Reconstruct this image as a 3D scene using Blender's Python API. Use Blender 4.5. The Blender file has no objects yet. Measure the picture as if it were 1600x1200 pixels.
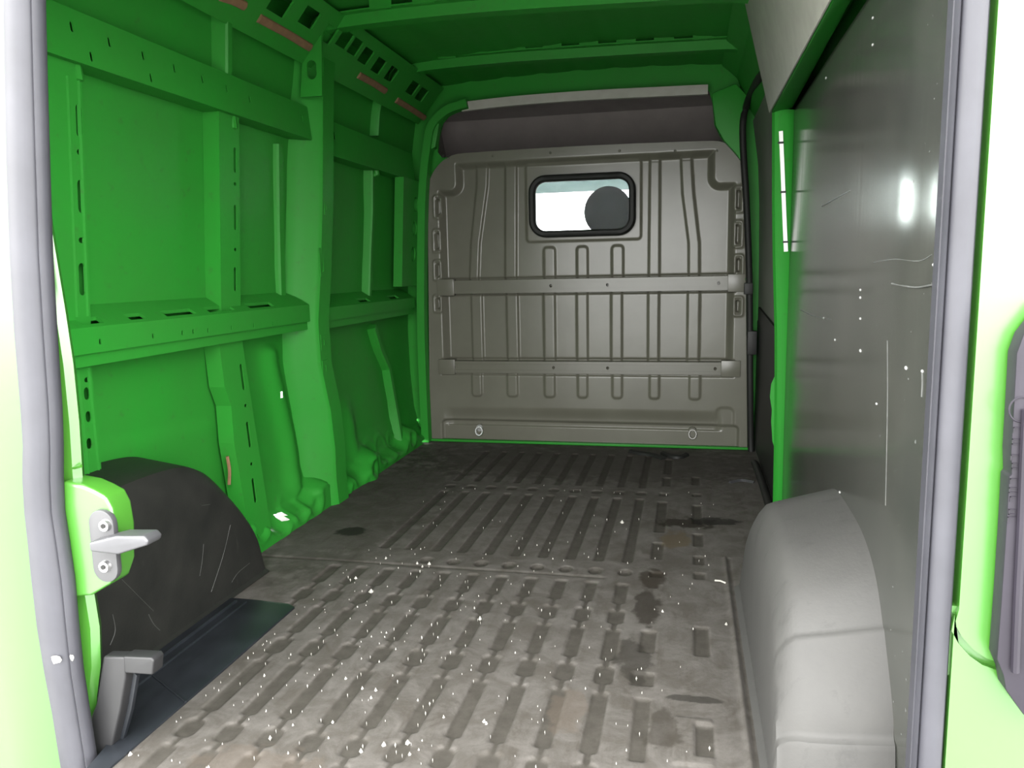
import bpy, bmesh, math, random
import numpy as np
from mathutils import Vector, Matrix
from mathutils.geometry import tessellate_polygon

random.seed(7)
rng = np.random.default_rng(7)
scene = bpy.context.scene
C = scene.collection

# ------------------------------------------------------------------ camera
# metres; X right, Y into the van, Z up; cargo floor at Z = 0, the photographer stands behind the rear doors
CAM_H = 1.001
F_PX = 1230.0
d_fwd = Vector((275.0, -185.0, F_PX)).normalized()      # van axis seen in camera axes (x right, y down, z ahead)
_b = 535 - 600
_x = -(F_PX ** 2 + (-185.0) * _b) / 275.0
d_right = (-Vector((_x, _b, F_PX))).normalized()
d_down = d_fwd.cross(d_right)
d_up = -d_down
cam_data = bpy.data.cameras.new('camera')
cam = bpy.data.objects.new('camera', cam_data)
C.objects.link(cam)
cam_data.sensor_fit = 'HORIZONTAL'
cam_data.sensor_width = 36.0
cam_data.lens = 36.0 * F_PX / 1600.0
cam_data.clip_start = 0.02


def cam2world(v):
    return Vector((v.dot(d_right), v.dot(d_fwd), v.dot(d_up)))


_cx = cam2world(Vector((1, 0, 0)))
_cy = cam2world(Vector((0, -1, 0)))
_cz = cam2world(Vector((0, 0, -1)))
_m = Matrix((_cx, _cy, _cz)).transposed().to_4x4()
_m.translation = Vector((0, 0, CAM_H))
cam.matrix_world = _m
scene.camera = cam

# ------------------------------------------------------------------ world, exposure
world = bpy.data.worlds.new('overcast_sky')
scene.world = world
world.use_nodes = True
wn = world.node_tree.nodes
wn.clear()
w_out = wn.new('ShaderNodeOutputWorld')
w_bg = wn.new('ShaderNodeBackground')
w_bg.inputs['Color'].default_value = (1.0, 1.0, 0.985, 1)
w_bg.inputs['Strength'].default_value = 1.0
world.node_tree.links.new(w_bg.outputs[0], w_out.inputs[0])

portal_data = bpy.data.lights.new('rear_opening_portal', 'AREA')
portal_data.shape = 'RECTANGLE'
portal_data.size = 1.75
portal_data.size_y = 2.2
portal_data.cycles.is_portal = True
portal = bpy.data.objects.new('rear_opening_portal', portal_data)
C.objects.link(portal)
portal.location = (-0.42, 1.22, 0.95)
portal.rotation_euler = (math.radians(90), 0, 0)

vs = scene.view_settings
vs.view_transform = 'Standard'
vs.look = 'None'
vs.gamma = 1.0
vs.use_curve_mapping = False
vs.exposure = 4.0
scene.cycles.max_bounces = 10
scene.cycles.diffuse_bounces = 8
scene.cycles.glossy_bounces = 5


# ------------------------------------------------------------------ pixel helpers (a point of the photograph on a real plane)
def ray(px, py):
    return cam2world(Vector((px - 800.0, py - 600.0, F_PX)))


def onY(px, py, Y):
    r = ray(px, py)
    t = Y / r.y
    return Vector((r.x * t, Y, CAM_H + r.z * t))


def onX(px, py, X):
    r = ray(px, py)
    t = X / r.x
    return Vector((X, r.y * t, CAM_H + r.z * t))


def onZ(px, py, Z=0.0):
    r = ray(px, py)
    t = (Z - CAM_H) / r.z
    return Vector((r.x * t, r.y * t, Z))


# ------------------------------------------------------------------ materials
class NT:
    def __init__(s, name):
        s.m = bpy.data.materials.new(name)
        s.m.use_nodes = True
        s.n = s.m.node_tree.nodes
        s.l = s.m.node_tree.links
        s.b = s.n['Principled BSDF']

    def node(s, t, **kw):
        n = s.n.new(t)
        for k, v in kw.items():
            setattr(n, k, v)
        return n

    def coord(s):
        return s.node('ShaderNodeTexCoord').outputs['Object']

    def noise(s, scale, detail=4, rough=0.6, vec=None, stretch=None, dist=0.0):
        v = vec or s.coord()
        if stretch:
            mp = s.node('ShaderNodeMapping')
            mp.inputs['Scale'].default_value = stretch
            s.l.new(v, mp.inputs['Vector'])
            v = mp.outputs[0]
        n = s.node('ShaderNodeTexNoise')
        n.inputs['Scale'].default_value = scale
        n.inputs['Detail'].default_value = detail
        n.inputs['Roughness'].default_value = rough
        n.inputs['Distortion'].default_value = dist
        s.l.new(v, n.inputs['Vector'])
        return n.outputs['Fac']

    def ramp(s, fac, a, b, c0=(0, 0, 0, 1), c1=(1, 1, 1, 1)):
        r = s.node('ShaderNodeValToRGB')
        r.color_ramp.elements[0].position = a
        r.color_ramp.elements[1].position = b
        r.color_ramp.elements[0].color = c0
        r.color_ramp.elements[1].color = c1
        s.l.new(fac, r.inputs[0])
        return r.outputs[0]

    def mix(s, fac, a, b):
        m = s.node('ShaderNodeMix', data_type='RGBA')
        for sock, v in ((m.inputs['Factor'], fac), (m.inputs['A'], a), (m.inputs['B'], b)):
            pass
        fi = [i for i in m.inputs if i.name == 'Factor' and i.type == 'VALUE'][0]
        ai = [i for i in m.inputs if i.name == 'A' and i.type == 'RGBA'][0]
        bi = [i for i in m.inputs if i.name == 'B' and i.type == 'RGBA'][0]
        for sock, v in ((fi, fac), (ai, a), (bi, b)):
            if isinstance(v, (int, float)):
                sock.default_value = v
            elif isinstance(v, tuple):
                sock.default_value = (*v[:3], 1)
            else:
                s.l.new(v, sock)
        return [o for o in m.outputs if o.type == 'RGBA'][0]

    def math(s, op, a, b=None):
        m = s.node('ShaderNodeMath', operation=op)
        for i, v in enumerate((a, b)):
            if v is None:
                continue
            if isinstance(v, (int, float)):
                m.inputs[i].default_value = v
            else:
                s.l.new(v, m.inputs[i])
        return m.outputs[0]

    def bump(s, h, strength=0.2, dist=0.01):
        b = s.node('ShaderNodeBump')
        b.inputs['Strength'].default_value = strength
        b.inputs['Distance'].default_value = dist
        s.l.new(h, b.inputs['Height'])
        s.l.new(b.outputs[0], s.b.inputs['Normal'])

    def set(s, color=None, rough=None, metal=None, spec=None):
        for k, v in (('Base Color', color), ('Roughness', rough), ('Metallic', metal), ('Specular IOR Level', spec)):
            if v is None:
                continue
            if isinstance(v, (int, float)):
                s.b.inputs[k].default_value = v
            elif isinstance(v, tuple):
                s.b.inputs[k].default_value = (*v[:3], 1)
            else:
                s.l.new(v, s.b.inputs[k])
        return s


def mat_green(name, lacquer):
    t = NT(name)
    n = t.noise(3.0, 5)
    c = t.mix(t.ramp(n, 0.35, 0.75), (0.0150, 0.164, 0.0170), (0.0195, 0.143, 0.0185))
    d = t.noise(28.0, 3)
    c = t.mix(t.ramp(d, 0.62, 0.80), c, (0.023, 0.125, 0.019))
    if lacquer:
        c = t.mix(t.ramp(n, 0.35, 0.75), (0.030, 0.130, 0.012), (0.034, 0.122, 0.013))  # same paint, with a warm sunlit tint put into its colour
    if lacquer:          # door frame: glossy clear coat as on the outside of the body
        t.set(c, 0.35, 0, 0.5)
        t.b.inputs['Coat Weight'].default_value = 1.0
        t.b.inputs['Coat Roughness'].default_value = 0.2
    else:                # inside of the body: thin colour coat without lacquer
        t.set(c, 0.45, 0, 0.13)
    t.bump(t.noise(9.0, 3), 0.10, 0.01)
    return t.m


def mat_beige():
    t = NT('beige_bulkhead_paint')
    n = t.noise(4.0, 6)
    c = t.mix(t.ramp(n, 0.3, 0.75), (0.094, 0.093, 0.073), (0.079, 0.077, 0.060))
    t.set(c, 0.27, 0, 0.34)
    t.bump(t.noise(14.0, 2), 0.04, 0.01)
    return t.m


def mat_floor():
    t = NT('worn_rubber_floor')
    co = t.coord()
    sep = t.node('ShaderNodeSeparateXYZ')
    t.l.new(co, sep.inputs[0])
    n1 = t.noise(3.2, 8, 0.65)
    n2 = t.noise(26.0, 6, 0.7)
    n3 = t.noise(7.0, 6, 0.7, stretch=(3.5, 0.6, 1))
    worn = t.mix(t.ramp(n1, 0.32, 0.70), (0.0435, 0.0393, 0.0342), (0.0662, 0.0614, 0.0555))
    worn = t.mix(t.ramp(n3, 0.52, 0.74), worn, (0.0359, 0.0310, 0.0255))
    n4 = t.noise(11.0, 7, 0.75, dist=0.6)
    worn = t.mix(t.ramp(n4, 0.50, 0.74), worn, (0.0373, 0.0324, 0.0262))
    worn = t.mix(t.ramp(n4, 0.30, 0.52, (1, 1, 1, 1), (0, 0, 0, 1)), worn, (0.0773, 0.0711, 0.0649))
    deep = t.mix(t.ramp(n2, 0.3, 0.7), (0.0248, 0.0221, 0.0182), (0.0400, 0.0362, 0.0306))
    # tread tops paler, pressed pattern darker; the two are mixed by height
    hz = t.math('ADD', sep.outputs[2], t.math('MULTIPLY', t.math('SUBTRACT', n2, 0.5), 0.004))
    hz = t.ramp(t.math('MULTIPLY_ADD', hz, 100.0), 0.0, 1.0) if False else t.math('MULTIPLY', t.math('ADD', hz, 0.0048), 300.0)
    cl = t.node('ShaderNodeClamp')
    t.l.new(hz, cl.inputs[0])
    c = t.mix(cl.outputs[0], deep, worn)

    def blot(cx, cy, rx, ry, col, amount, wob=0.5):
        nonlocal c
        dx = t.math('DIVIDE', t.math('SUBTRACT', sep.outputs[0], cx), rx)
        dy = t.math('DIVIDE', t.math('SUBTRACT', sep.outputs[1], cy), ry)
        r = t.math('SQRT', t.math('ADD', t.math('MULTIPLY', dx, dx), t.math('MULTIPLY', dy, dy)))
        r = t.math('ADD', r, t.math('MULTIPLY', t.math('SUBTRACT', t.noise(16.0, 5), 0.5), wob * 4))
        m = t.ramp(r, 0.75, 1.05, (1, 1, 1, 1), (0, 0, 0, 1))
        c = t.mix(t.math('MULTIPLY', m, amount), c, col)
    blot(-1.27, 2.75, 0.075, 0.055, (0.0022, 0.0020, 0.0016), 1.0, 0.35)      # black oil spot
    blot(-0.03, 2.86, 0.07, 0.10, (0.0540, 0.0414, 0.0252), 0.75)               # ochre stain
    blot(0.00, 3.06, 0.13, 0.07, (0.0090, 0.0063, 0.0036), 0.85)
    blot(0.12, 3.10, 0.10, 0.06, (0.0063, 0.0054, 0.0045), 0.8)
    blot(-0.10, 2.48, 0.05, 0.08, (0.0135, 0.0099, 0.0063), 0.8)
    blot(-0.11, 2.26, 0.045, 0.13, (0.0126, 0.0099, 0.0072), 0.8)
    blot(-0.13, 1.93, 0.05, 0.12, (0.0144, 0.0126, 0.0099), 0.7)
    blot(0.03, 1.76, 0.09, 0.018, (0.0090, 0.0081, 0.0063), 0.7)
    blot(-0.04, 1.62, 0.04, 0.09, (0.0162, 0.0135, 0.0099), 0.6)
    blot(-0.26, 1.66, 0.05, 0.10, (0.0594, 0.0468, 0.0360), 0.45)
    blot(-0.85, 1.33, 0.16, 0.08, (0.0594, 0.0468, 0.0360), 0.4)
    blot(-0.5, 4.0, 1.1, 0.42, (0.0135, 0.0104, 0.0076), 0.45)               # broad darker patch at the front end
    blot(-1.30, 3.1, 0.30, 0.9, (0.0171, 0.0149, 0.0122), 0.4)
    t.set(c, t.mix(n1, (0.60,) * 3, (0.80,) * 3), 0, 0.25)
    t.bump(t.noise(60.0, 5), 0.25, 0.004)
    return t.m


def simple(name, col, rough, metal=0.0, spec=0.5, var=0.25, scale=8.0, bump=0.0, bscale=40.0):
    t = NT(name)
    n = t.noise(scale, 5)
    c = t.mix(t.ramp(n, 0.3, 0.75), tuple(x * (1 - var) for x in col), tuple(min(1, x * (1 + var)) for x in col))
    t.set(c, rough, metal, spec)
    if bump:
        t.bump(t.noise(bscale, 3), bump, 0.004)
    return t.m


def mat_board():
    t = NT('glossy_dark_lining_board')
    n = t.noise(2.2, 5)
    v = t.noise(5.0, 6, 0.7, stretch=(1, 9, 0.35))
    c = t.mix(t.ramp(n, 0.3, 0.75), (0.026, 0.0285, 0.025), (0.047, 0.047, 0.041))
    c = t.mix(t.ramp(v, 0.62, 0.80), c, (0.074, 0.074, 0.064))
    s = t.noise(70.0, 2, 0.5)
    c = t.mix(t.ramp(s, 0.715, 0.74), c, (0.10, 0.105, 0.10))
    t.set(c, t.ramp(v, 0.3, 0.8, (0.14,) * 3 + (1,), (0.22,) * 3 + (1,)), 0, 0.55)
    t.bump(t.noise(1.6, 2), 0.12, 0.01)
    return t.m


def mat_arch(name, dusty):  # dusty: dust and stronger sky light, both put into the colour
    t = NT(name)
    n = t.noise(5.0, 7, 0.7)
    s = t.noise(9.0, 6, 0.75, stretch=(1, 2.5, 0.6))
    if dusty:  # dust and the stronger sky light on this side, both put into the colour
        c = t.mix(t.ramp(n, 0.3, 0.7), (0.038, 0.0372, 0.0354), (0.046, 0.045, 0.0424))
        c = t.mix(t.ramp(s, 0.56, 0.72), c, (0.030, 0.0295, 0.028))
        t.set(c, 0.62, 0, 0.3)
    else:
        c = t.mix(t.ramp(n, 0.35, 0.75), (0.008, 0.0085, 0.0075), (0.016, 0.016, 0.014))
        c = t.mix(t.ramp(s, 0.66, 0.78), c, (0.035, 0.035, 0.03))
        t.set(c, 0.5, 0, 0.3)
    t.bump(t.noise(120.0, 3), 0.2, 0.002)
    return t.m


M = {
    'green': mat_green('green_inner_paint', False),
    'green_gloss': mat_green('green_lacquer_sunlit', True),
    'beige': mat_beige(),
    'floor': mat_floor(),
    'board': mat_board(),
    'arch_dark': mat_arch('black_moulded_plastic', False),
    'arch_dusty_lit': mat_arch('dusty_lit_plastic', True),
    'white_board': simple('pale_grey_hardboard', (0.25, 0.245, 0.215), 0.6, var=0.10, scale=14, bump=0.1),
    'seal': simple('grey_rubber_seal', (0.030, 0.030, 0.036), 0.55, var=0.15, spec=0.35),
    'black': simple('black_plastic', (0.008, 0.008, 0.0075), 0.5, spec=0.25),
    'dark_rubber': simple('dark_rubber', (0.0085, 0.009, 0.008), 0.6, spec=0.25),
    'grey_plastic': simple('grey_plastic', (0.035, 0.035, 0.037), 0.42, var=0.12),
    'cap_grey': simple('dark_grey_cap_plastic', (0.0135, 0.0135, 0.0142), 0.45, var=0.15, spec=0.35),
    'strip': simple('blue_black_sill_plastic', (0.010, 0.0115, 0.014), 0.38, spec=0.3, var=0.3),
    'steel': simple('zinc_steel', (0.62, 0.62, 0.62), 0.30, metal=1.0, var=0.08),
    'dull_steel': simple('dull_steel', (0.075, 0.075, 0.08), 0.42, metal=0.6, var=0.15),
    'chrome': simple('polished_steel', (0.90, 0.90, 0.88), 0.14, metal=1.0, var=0.03),
    'highlight_white': simple('matte_white_highlight', (0.72, 0.72, 0.70), 0.6, var=0.03),  # stands in for a daylight highlight
    'arch_scratch': simple('grey_scratch', (0.022, 0.023, 0.020), 0.6, var=0.1),
    'nick': simple('bright_nick', (0.28, 0.28, 0.27), 0.5, var=0.05),
    'scratch': simple('pale_scratch', (0.085, 0.088, 0.083), 0.5, var=0.4, scale=60),
    'tan': simple('tan_glue_strip', (0.14, 0.075, 0.035), 0.8, var=0.2, scale=30),
    'rust': simple('rust', (0.22, 0.09, 0.03), 0.85),
    'door_grey': simple('grey_door_board', (0.085, 0.092, 0.075), 0.5, var=0.08),
    'headliner': simple('grey_brown_headliner', (0.13, 0.112, 0.108), 0.9, var=0.12),
    'pale_trim': simple('pale_cab_trim', (0.5, 0.5, 0.5), 0.8, var=0.05),
    'seat': simple('dark_seat_cloth', (0.018, 0.024, 0.025), 0.9, spec=0.1),
    'purple_black': simple('violet_black_plastic', (0.012, 0.010, 0.015), 0.5, spec=0.25, var=0.2),
    'crumb': simple('pale_crumb', (0.30, 0.29, 0.26), 0.8, var=0.2),
    'ground_bounce': simple('pale_ground_bounce', (0.36, 0.36, 0.35), 0.9, var=0.2),
}


def mat_glass(name, tint):
    t = NT(name)
    n = t.n
    n.remove(t.b)
    tr = n.new('ShaderNodeBsdfTransparent')
    tr.inputs[0].default_value = (*tint, 1)
    gl = n.new('ShaderNodeBsdfGlossy')
    gl.inputs['Roughness'].default_value = 0.03
    fr = n.new('ShaderNodeFresnel')
    fr.inputs[0].default_value = 1.10
    mx = n.new('ShaderNodeMixShader')
    t.l.new(fr.outputs[0], mx.inputs[0])
    t.l.new(tr.outputs[0], mx.inputs[1])
    t.l.new(gl.outputs[0], mx.inputs[2])
    t.l.new(mx.outputs[0], n['Material Output'].inputs[0])
    return t.m


M['glass'] = mat_glass('window_glass', (0.93, 0.96, 0.95))
M['tint_glass'] = mat_glass('tinted_shade_band', (0.17, 0.19, 0.19))


# ------------------------------------------------------------------ mesh helpers
def link(name, me, mat, parent=None, smooth=False, angle=None):
    o = bpy.data.objects.new(name, me)
    C.objects.link(o)
    if mat:
        me.materials.append(M[mat])
    if smooth:
        me.polygons.foreach_set('use_smooth', [True] * len(me.polygons))
        if angle is not None:
            me.set_sharp_from_angle(angle=math.radians(angle))
    if parent is not None:
        o.parent = parent
    return o


def tag(o, label=None, cat=None, group=None, kind=None):
    for k, v in (('label', label), ('category', cat), ('group', group), ('kind', kind)):
        if v:
            o[k] = v
    return o


def empty(name, loc=(0, 0, 0)):
    o = bpy.data.objects.new(name, None)
    o.empty_display_size = 0.05
    C.objects.link(o)
    o.location = loc
    return o


def adopt(child, parent):
    """parent a mesh built in world coordinates under an Empty that has a location"""
    child.parent = parent
    child.matrix_parent_inverse = Matrix.Translation(-Vector(parent.location))
    return child


def grid_mesh(name, P, mat, parent=None, keep=None, smooth=True, angle=50):
    """P: (n, m, 3) array of points"""
    n, m, _ = P.shape
    idx = np.arange(n * m).reshape(n, m)
    q = np.stack([idx[:-1, :-1], idx[1:, :-1], idx[1:, 1:], idx[:-1, 1:]], -1)
    if keep is not None:
        q = q[keep]
    q = q.reshape(-1, 4)
    me = bpy.data.meshes.new(name)
    me.vertices.add(n * m)
    me.vertices.foreach_set('co', P.reshape(-1).astype(np.float32))
    me.loops.add(len(q) * 4)
    me.loops.foreach_set('vertex_index', q.reshape(-1).astype(np.int32))
    me.polygons.add(len(q))
    me.polygons.foreach_set('loop_start', np.arange(0, len(q) * 4, 4, dtype=np.int32))
    me.polygons.foreach_set('loop_total', np.full(len(q), 4, dtype=np.int32))
    me.update(calc_edges=True)
    me.validate()
    return link(name, me, mat, parent, smooth, None)


def bm_obj(name, bm, mat, parent=None, smooth=False, angle=40, bevel=0.0, seg=2):
    bmesh.ops.remove_doubles(bm, verts=bm.verts, dist=1e-5)
    bmesh.ops.recalc_face_normals(bm, faces=bm.faces)
    if bevel:
        es = [e for e in bm.edges if len(e.link_faces) == 2 and e.calc_face_angle(0) > math.radians(25)]
        bmesh.ops.bevel(bm, geom=es, offset=bevel, segments=seg, profile=0.6, affect='EDGES', clamp_overlap=True)
    me = bpy.data.meshes.new(name)
    bm.to_mesh(me)
    bm.free()
    return link(name, me, mat, parent, smooth, angle if smooth else None)


def add_box(bm, lo, hi):
    vs_ = [bm.verts.new((x, y, z)) for x in (lo[0], hi[0]) for y in (lo[1], hi[1]) for z in (lo[2], hi[2])]
    for f in ((0, 1, 3, 2), (4, 6, 7, 5), (0, 4, 5, 1), (2, 3, 7, 6), (0, 2, 6, 4), (1, 5, 7, 3)):
        bm.faces.new([vs_[i] for i in f])


def box(name, lo, hi, mat, parent=None, bevel=0.0, seg=2):
    bm = bmesh.new()
    add_box(bm, lo, hi)
    return bm_obj(name, bm, mat, parent, smooth=bool(bevel), bevel=bevel, seg=seg)


def prism(name, front, offset, mat, parent=None, bevel=0.0, seg=2):
    """closed polygon of 3D points extruded by the offset vector"""
    bm = bmesh.new()
    a = [bm.verts.new(p) for p in front]
    b = [bm.verts.new(Vector(p) + Vector(offset)) for p in front]
    n = len(a)
    bm.faces.new(a)
    bm.faces.new(b[::-1])
    for i in range(n):
        bm.faces.new([a[i], b[i], b[(i + 1) % n], a[(i + 1) % n]])
    return bm_obj(name, bm, mat, parent, smooth=bool(bevel), bevel=bevel, seg=seg)


def plate(name, outer, holes, mp, depth, mat, parent=None, hole_depth=None, bottom=False, smooth=False):
    """sheet with holes: outer / holes are 2D polygons, mp(u, v, d) gives the 3D point d metres behind the face"""
    hole_depth = depth if hole_depth is None else hole_depth
    bm = bmesh.new()
    u0, u1 = min(p[0] for p in outer), max(p[0] for p in outer)
    v0, v1 = min(p[1] for p in outer), max(p[1] for p in outer)
    e = 0.001
    holes = [h for h in holes if all(u0 + e < u < u1 - e and v0 + e < v < v1 - e for u, v in h)]
    loops = [list(outer)] + [list(h) for h in holes]
    flat = [p for l in loops for p in l]
    vs_ = [bm.verts.new(mp(u, v, 0.0)) for u, v in flat]
    tris = tessellate_polygon([[Vector((u, v, 0)) for u, v in l] for l in loops])
    for t in tris:
        try:
            bm.faces.new([vs_[i] for i in t])
        except ValueError:
            pass
    k = 0
    for li, l in enumerate(loops):
        d = depth if li == 0 else hole_depth
        ring = vs_[k:k + len(l)]
        back = [bm.verts.new(mp(u, v, d)) for u, v in l]
        n = len(l)
        for i in range(n):
            bm.faces.new([ring[i], ring[(i + 1) % n], back[(i + 1) % n], back[i]])
        if li > 0 and bottom:
            bm.faces.new(back)
        k += n
    return bm_obj(name, bm, mat, parent, smooth=smooth)


def capsule(cu, cv, w, h, n=5):
    """upright rounded slot around (cu, cv)"""
    r = min(w, h) / 2
    pts = []
    for (ox, oy, a0) in ((w / 2 - r, h / 2 - r, 0), (-w / 2 + r, h / 2 - r, 90), (-w / 2 + r, -h / 2 + r, 180), (w / 2 - r, -h / 2 + r, 270)):
        for k in range(n):
            a = math.radians(a0 + 90 * k / (n - 1))
            pts.append((cu + ox + r * math.cos(a), cv + oy + r * math.sin(a)))
    out = []
    for p in pts:
        if not out or (abs(p[0] - out[-1][0]) + abs(p[1] - out[-1][1])) > 1e-6:
            out.append(p)
    if abs(out[0][0] - out[-1][0]) + abs(out[0][1] - out[-1][1]) < 1e-6:
        out.pop()
    return out


def rect(u0, u1, v0, v1):
    return [(u0, v0), (u1, v0), (u1, v1), (u0, v1)]


def sweep(name, path, profile, mat, parent=None, closed=False, axis=(0, 1, 0), scales=None, angle=45):
    """profile (a, b): a along the in-plane normal of the path, b along axis"""
    bm = bmesh.new()
    ax = Vector(axis).normalized()
    n = len(path)
    rings = []
    for i, p in enumerate(path):
        p = Vector(p)
        if closed:
            t = Vector(path[(i + 1) % n]) - Vector(path[i - 1])
        else:
            t = Vector(path[min(i + 1, n - 1)]) - Vector(path[max(i - 1, 0)])
        t = (t - ax * t.dot(ax)).normalized()
        nn = ax.cross(t)
        s = scales[i] if scales else 1.0
        rings.append([bm.verts.new(p + nn * a * s + ax * b) for a, b in profile])
    m = len(profile)
    for i in range(n if closed else n - 1):
        r0, r1 = rings[i], rings[(i + 1) % n]
        for j in range(m):
            bm.faces.new([r0[j], r0[(j + 1) % m], r1[(j + 1) % m], r1[j]])
    if not closed:
        bm.faces.new(rings[0])
        bm.faces.new(rings[-1][::-1])
    return bm_obj(name, bm, mat, parent, smooth=True, angle=angle)


def tube(name, path, r, mat, parent=None, closed=False, n=8):
    bm = bmesh.new()
    N = len(path)
    rings = []
    prev = None
    for i, p in enumerate(path):
        p = Vector(p)
        if closed:
            t = Vector(path[(i + 1) % N]) - Vector(path[i - 1])
        else:
            t = Vector(path[min(i + 1, N - 1)]) - Vector(path[max(i - 1, 0)])
        t.normalize()
        a = Vector((0, 0, 1)) if abs(t.z) < 0.9 else Vector((1, 0, 0))
        if prev is not None:
            a = prev
        u = (a - t * a.dot(t)).normalized()
        prev = u
        v = t.cross(u)
        rr = r[i] if isinstance(r, (list, tuple)) else r
        rings.append([bm.verts.new(p + (u * math.cos(k * 2 * math.pi / n) + v * math.sin(k * 2 * math.pi / n)) * rr) for k in range(n)])
    for i in range(N if closed else N - 1):
        for j in range(n):
            bm.faces.new([rings[i][j], rings[i][(j + 1) % n], rings[(i + 1) % N][(j + 1) % n], rings[(i + 1) % N][j]])
    if not closed:
        bm.faces.new(rings[0])
        bm.faces.new(rings[-1][::-1])
    return bm_obj(name, bm, mat, parent, smooth=True)


def catmull(pts, k=6):
    pts = [Vector(p) for p in pts]
    out = []
    for i in range(len(pts) - 1):
        p0, p1, p2, p3 = pts[max(i - 1, 0)], pts[i], pts[i + 1], pts[min(i + 2, len(pts) - 1)]
        for j in range(k):
            t = j / k
            out.append(0.5 * ((2 * p1) + (p2 - p0) * t + (2 * p0 - 5 * p1 + 4 * p2 - p3) * t * t + (3 * p1 - p0 - 3 * p2 + p3) * t ** 3))
    out.append(pts[-1])
    return out


def sstep(x):
    x = np.clip(x, 0, 1)
    return x * x * (3 - 2 * x)


def sdbox(X, Z, x0, x1, z0, z1, r=0.0):
    qx = np.abs(X - (x0 + x1) / 2) - (x1 - x0) / 2 + r
    qz = np.abs(Z - (z0 + z1) / 2) - (z1 - z0) / 2 + r
    return np.hypot(np.maximum(qx, 0), np.maximum(qz, 0)) + np.minimum(np.maximum(qx, qz), 0) - r


# ================================================================== FLOOR
def build_floor():
    xs = np.arange(-1.66, 0.56, 0.0042)
    ys = np.arange(1.16, 4.46, 0.0055)
    X, Y = np.meshgrid(xs, ys, indexing='ij')
    h = np.zeros_like(X)
    depth = 0.0065

    def groove(d, dep=depth, w=0.011):
        nonlocal h
        h = np.minimum(h, -dep * sstep((-d + w * 0.5) / w))
    sp = 0.0985
    for k in range(0, 11):
        xc = -0.192 - sp * k
        # rear third: long pad, small octagon, long pad ... joined by narrow necks
        groove(sdbox(X, Y, xc - 0.007, xc + 0.007, 1.10, 2.40, 0.003))
        for (a, b) in ((2.262, 2.412), (1.912, 2.088), (1.508, 1.752), (1.12, 1.375)):
            groove(sdbox(X, Y, xc - 0.0195, xc + 0.0195, a, b, 0.012))
        for (a, b) in ((2.125, 2.216), (1.792, 1.880), (1.402, 1.472)):
            groove(sdbox(X, Y, xc - 0.024, xc + 0.024, a, b, 0.018))
        if k <= 9:
            groove(sdbox(X, Y, xc - 0.017, xc + 0.017, 2.60, 3.36, 0.01), 0.007)
            groove(sdbox(X, Y, xc - 0.016, xc + 0.016, 3.535, 4.16, 0.01), 0.0065)
            groove(sdbox(X, Y, xc - 0.024, xc + 0.024, 3.415, 3.468, 0.02), 0.0055, 0.01)
        if k <= 7:
            r = np.hypot((X - xc) / 0.021, (Y - 2.507) / 0.025)
            h = np.minimum(h, -0.011 * sstep((1.25 - r) / 0.5))
    for (x0, x1, a, b) in ((-0.115, -0.074, 1.97, 2.095), (-0.109, -0.074, 1.50, 1.74), (-0.12, -0.075, 1.12, 1.40),
                           (-0.125, -0.07, 1.80, 1.86),
                           (-0.114, -0.075, 2.65, 2.815), (-0.114, -0.075, 2.93, 3.33), (-0.112, -0.074, 3.42, 3.465),
                           (-0.104, -0.067, 3.58, 3.73), (-0.104, -0.067, 3.80, 4.10),
                           (0.027, 0.067, 1.975, 2.143), (0.026, 0.065, 1.538, 1.655), (0.030, 0.066, 2.80, 2.935),
                           (0.030, 0.066, 2.62, 2.70), (0.030, 0.066, 2.49, 2.545), (0.030, 0.068, 3.43, 3.475),
                           (0.030, 0.066, 3.05, 3.30), (0.030, 0.066, 3.62, 3.76), (-0.11, -0.07, 2.485, 2.53)):
        groove(sdbox(X, Y, x0, x1, a, b, 0.006))
    # the rear moulding stands a little proud and ends in a lip before the row of dimples
    lip = sstep((2.446 + 0.01 * np.sin(X * 9) - Y) / 0.012) * sstep((-0.24 - X) / 0.03)
    h = h + 0.0012 * lip - 0.005 * sstep((0.012 - np.abs(Y - 2.452)) / 0.01) * sstep((-0.24 - X) / 0.03)
    # faint square panel at the right rear
    d = sdbox(X, Y, -0.022, 0.067, 1.50, 1.68, 0.008)
    h = h + 0.004 * sstep(-d / 0.008) * (h > -0.002)
    # raised seam along the right wheel arch
    h = h + 0.006 * np.exp(-((X - 0.135) / 0.006) ** 2) * (Y < 2.7) - 0.004 * np.exp(-((X - 0.148) / 0.006) ** 2) * (Y < 2.7)
    # gentle unevenness of a worn mat
    for _ in range(24):
        cx, cy, s = rng.uniform(-1.5, 0.3), rng.uniform(1.2, 4.3), rng.uniform(0.05, 0.25)
        h = h + rng.uniform(-0.0022, 0.0022) * np.exp(-((X - cx) ** 2 + (Y - cy) ** 2) / s ** 2)
    P = np.stack([X, Y, h], -1)
    keep = ~((Y[:-1, :-1] < 1.335) & (X[:-1, :-1] < -1.175))
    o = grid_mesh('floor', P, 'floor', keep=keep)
    tag(o, 'worn dark grey ribbed rubber cargo floor with rows of pressed grooves', 'floor', kind='structure')
    bm = bmesh.new()
    add_box(bm, (-1.72, 1.42, -0.10), (0.60, 4.46, -0.02))
    add_box(bm, (-1.16, 1.17, -0.10), (0.40, 1.42, -0.02))
    bm_obj('subfloor', bm, 'black', o)
    return o


floor = build_floor()


# ================================================================== LEFT WALL
def XL(z):
    return float(np.interp(z, [0, .2, .4, .65, 1.03, 1.43, 1.66, 1.9, 2.05], [-1.50, -1.545, -1.56, -1.565, -1.552, -1.522, -1.50, -1.46, -1.43]))


XLv = np.vectorize(XL)


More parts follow.
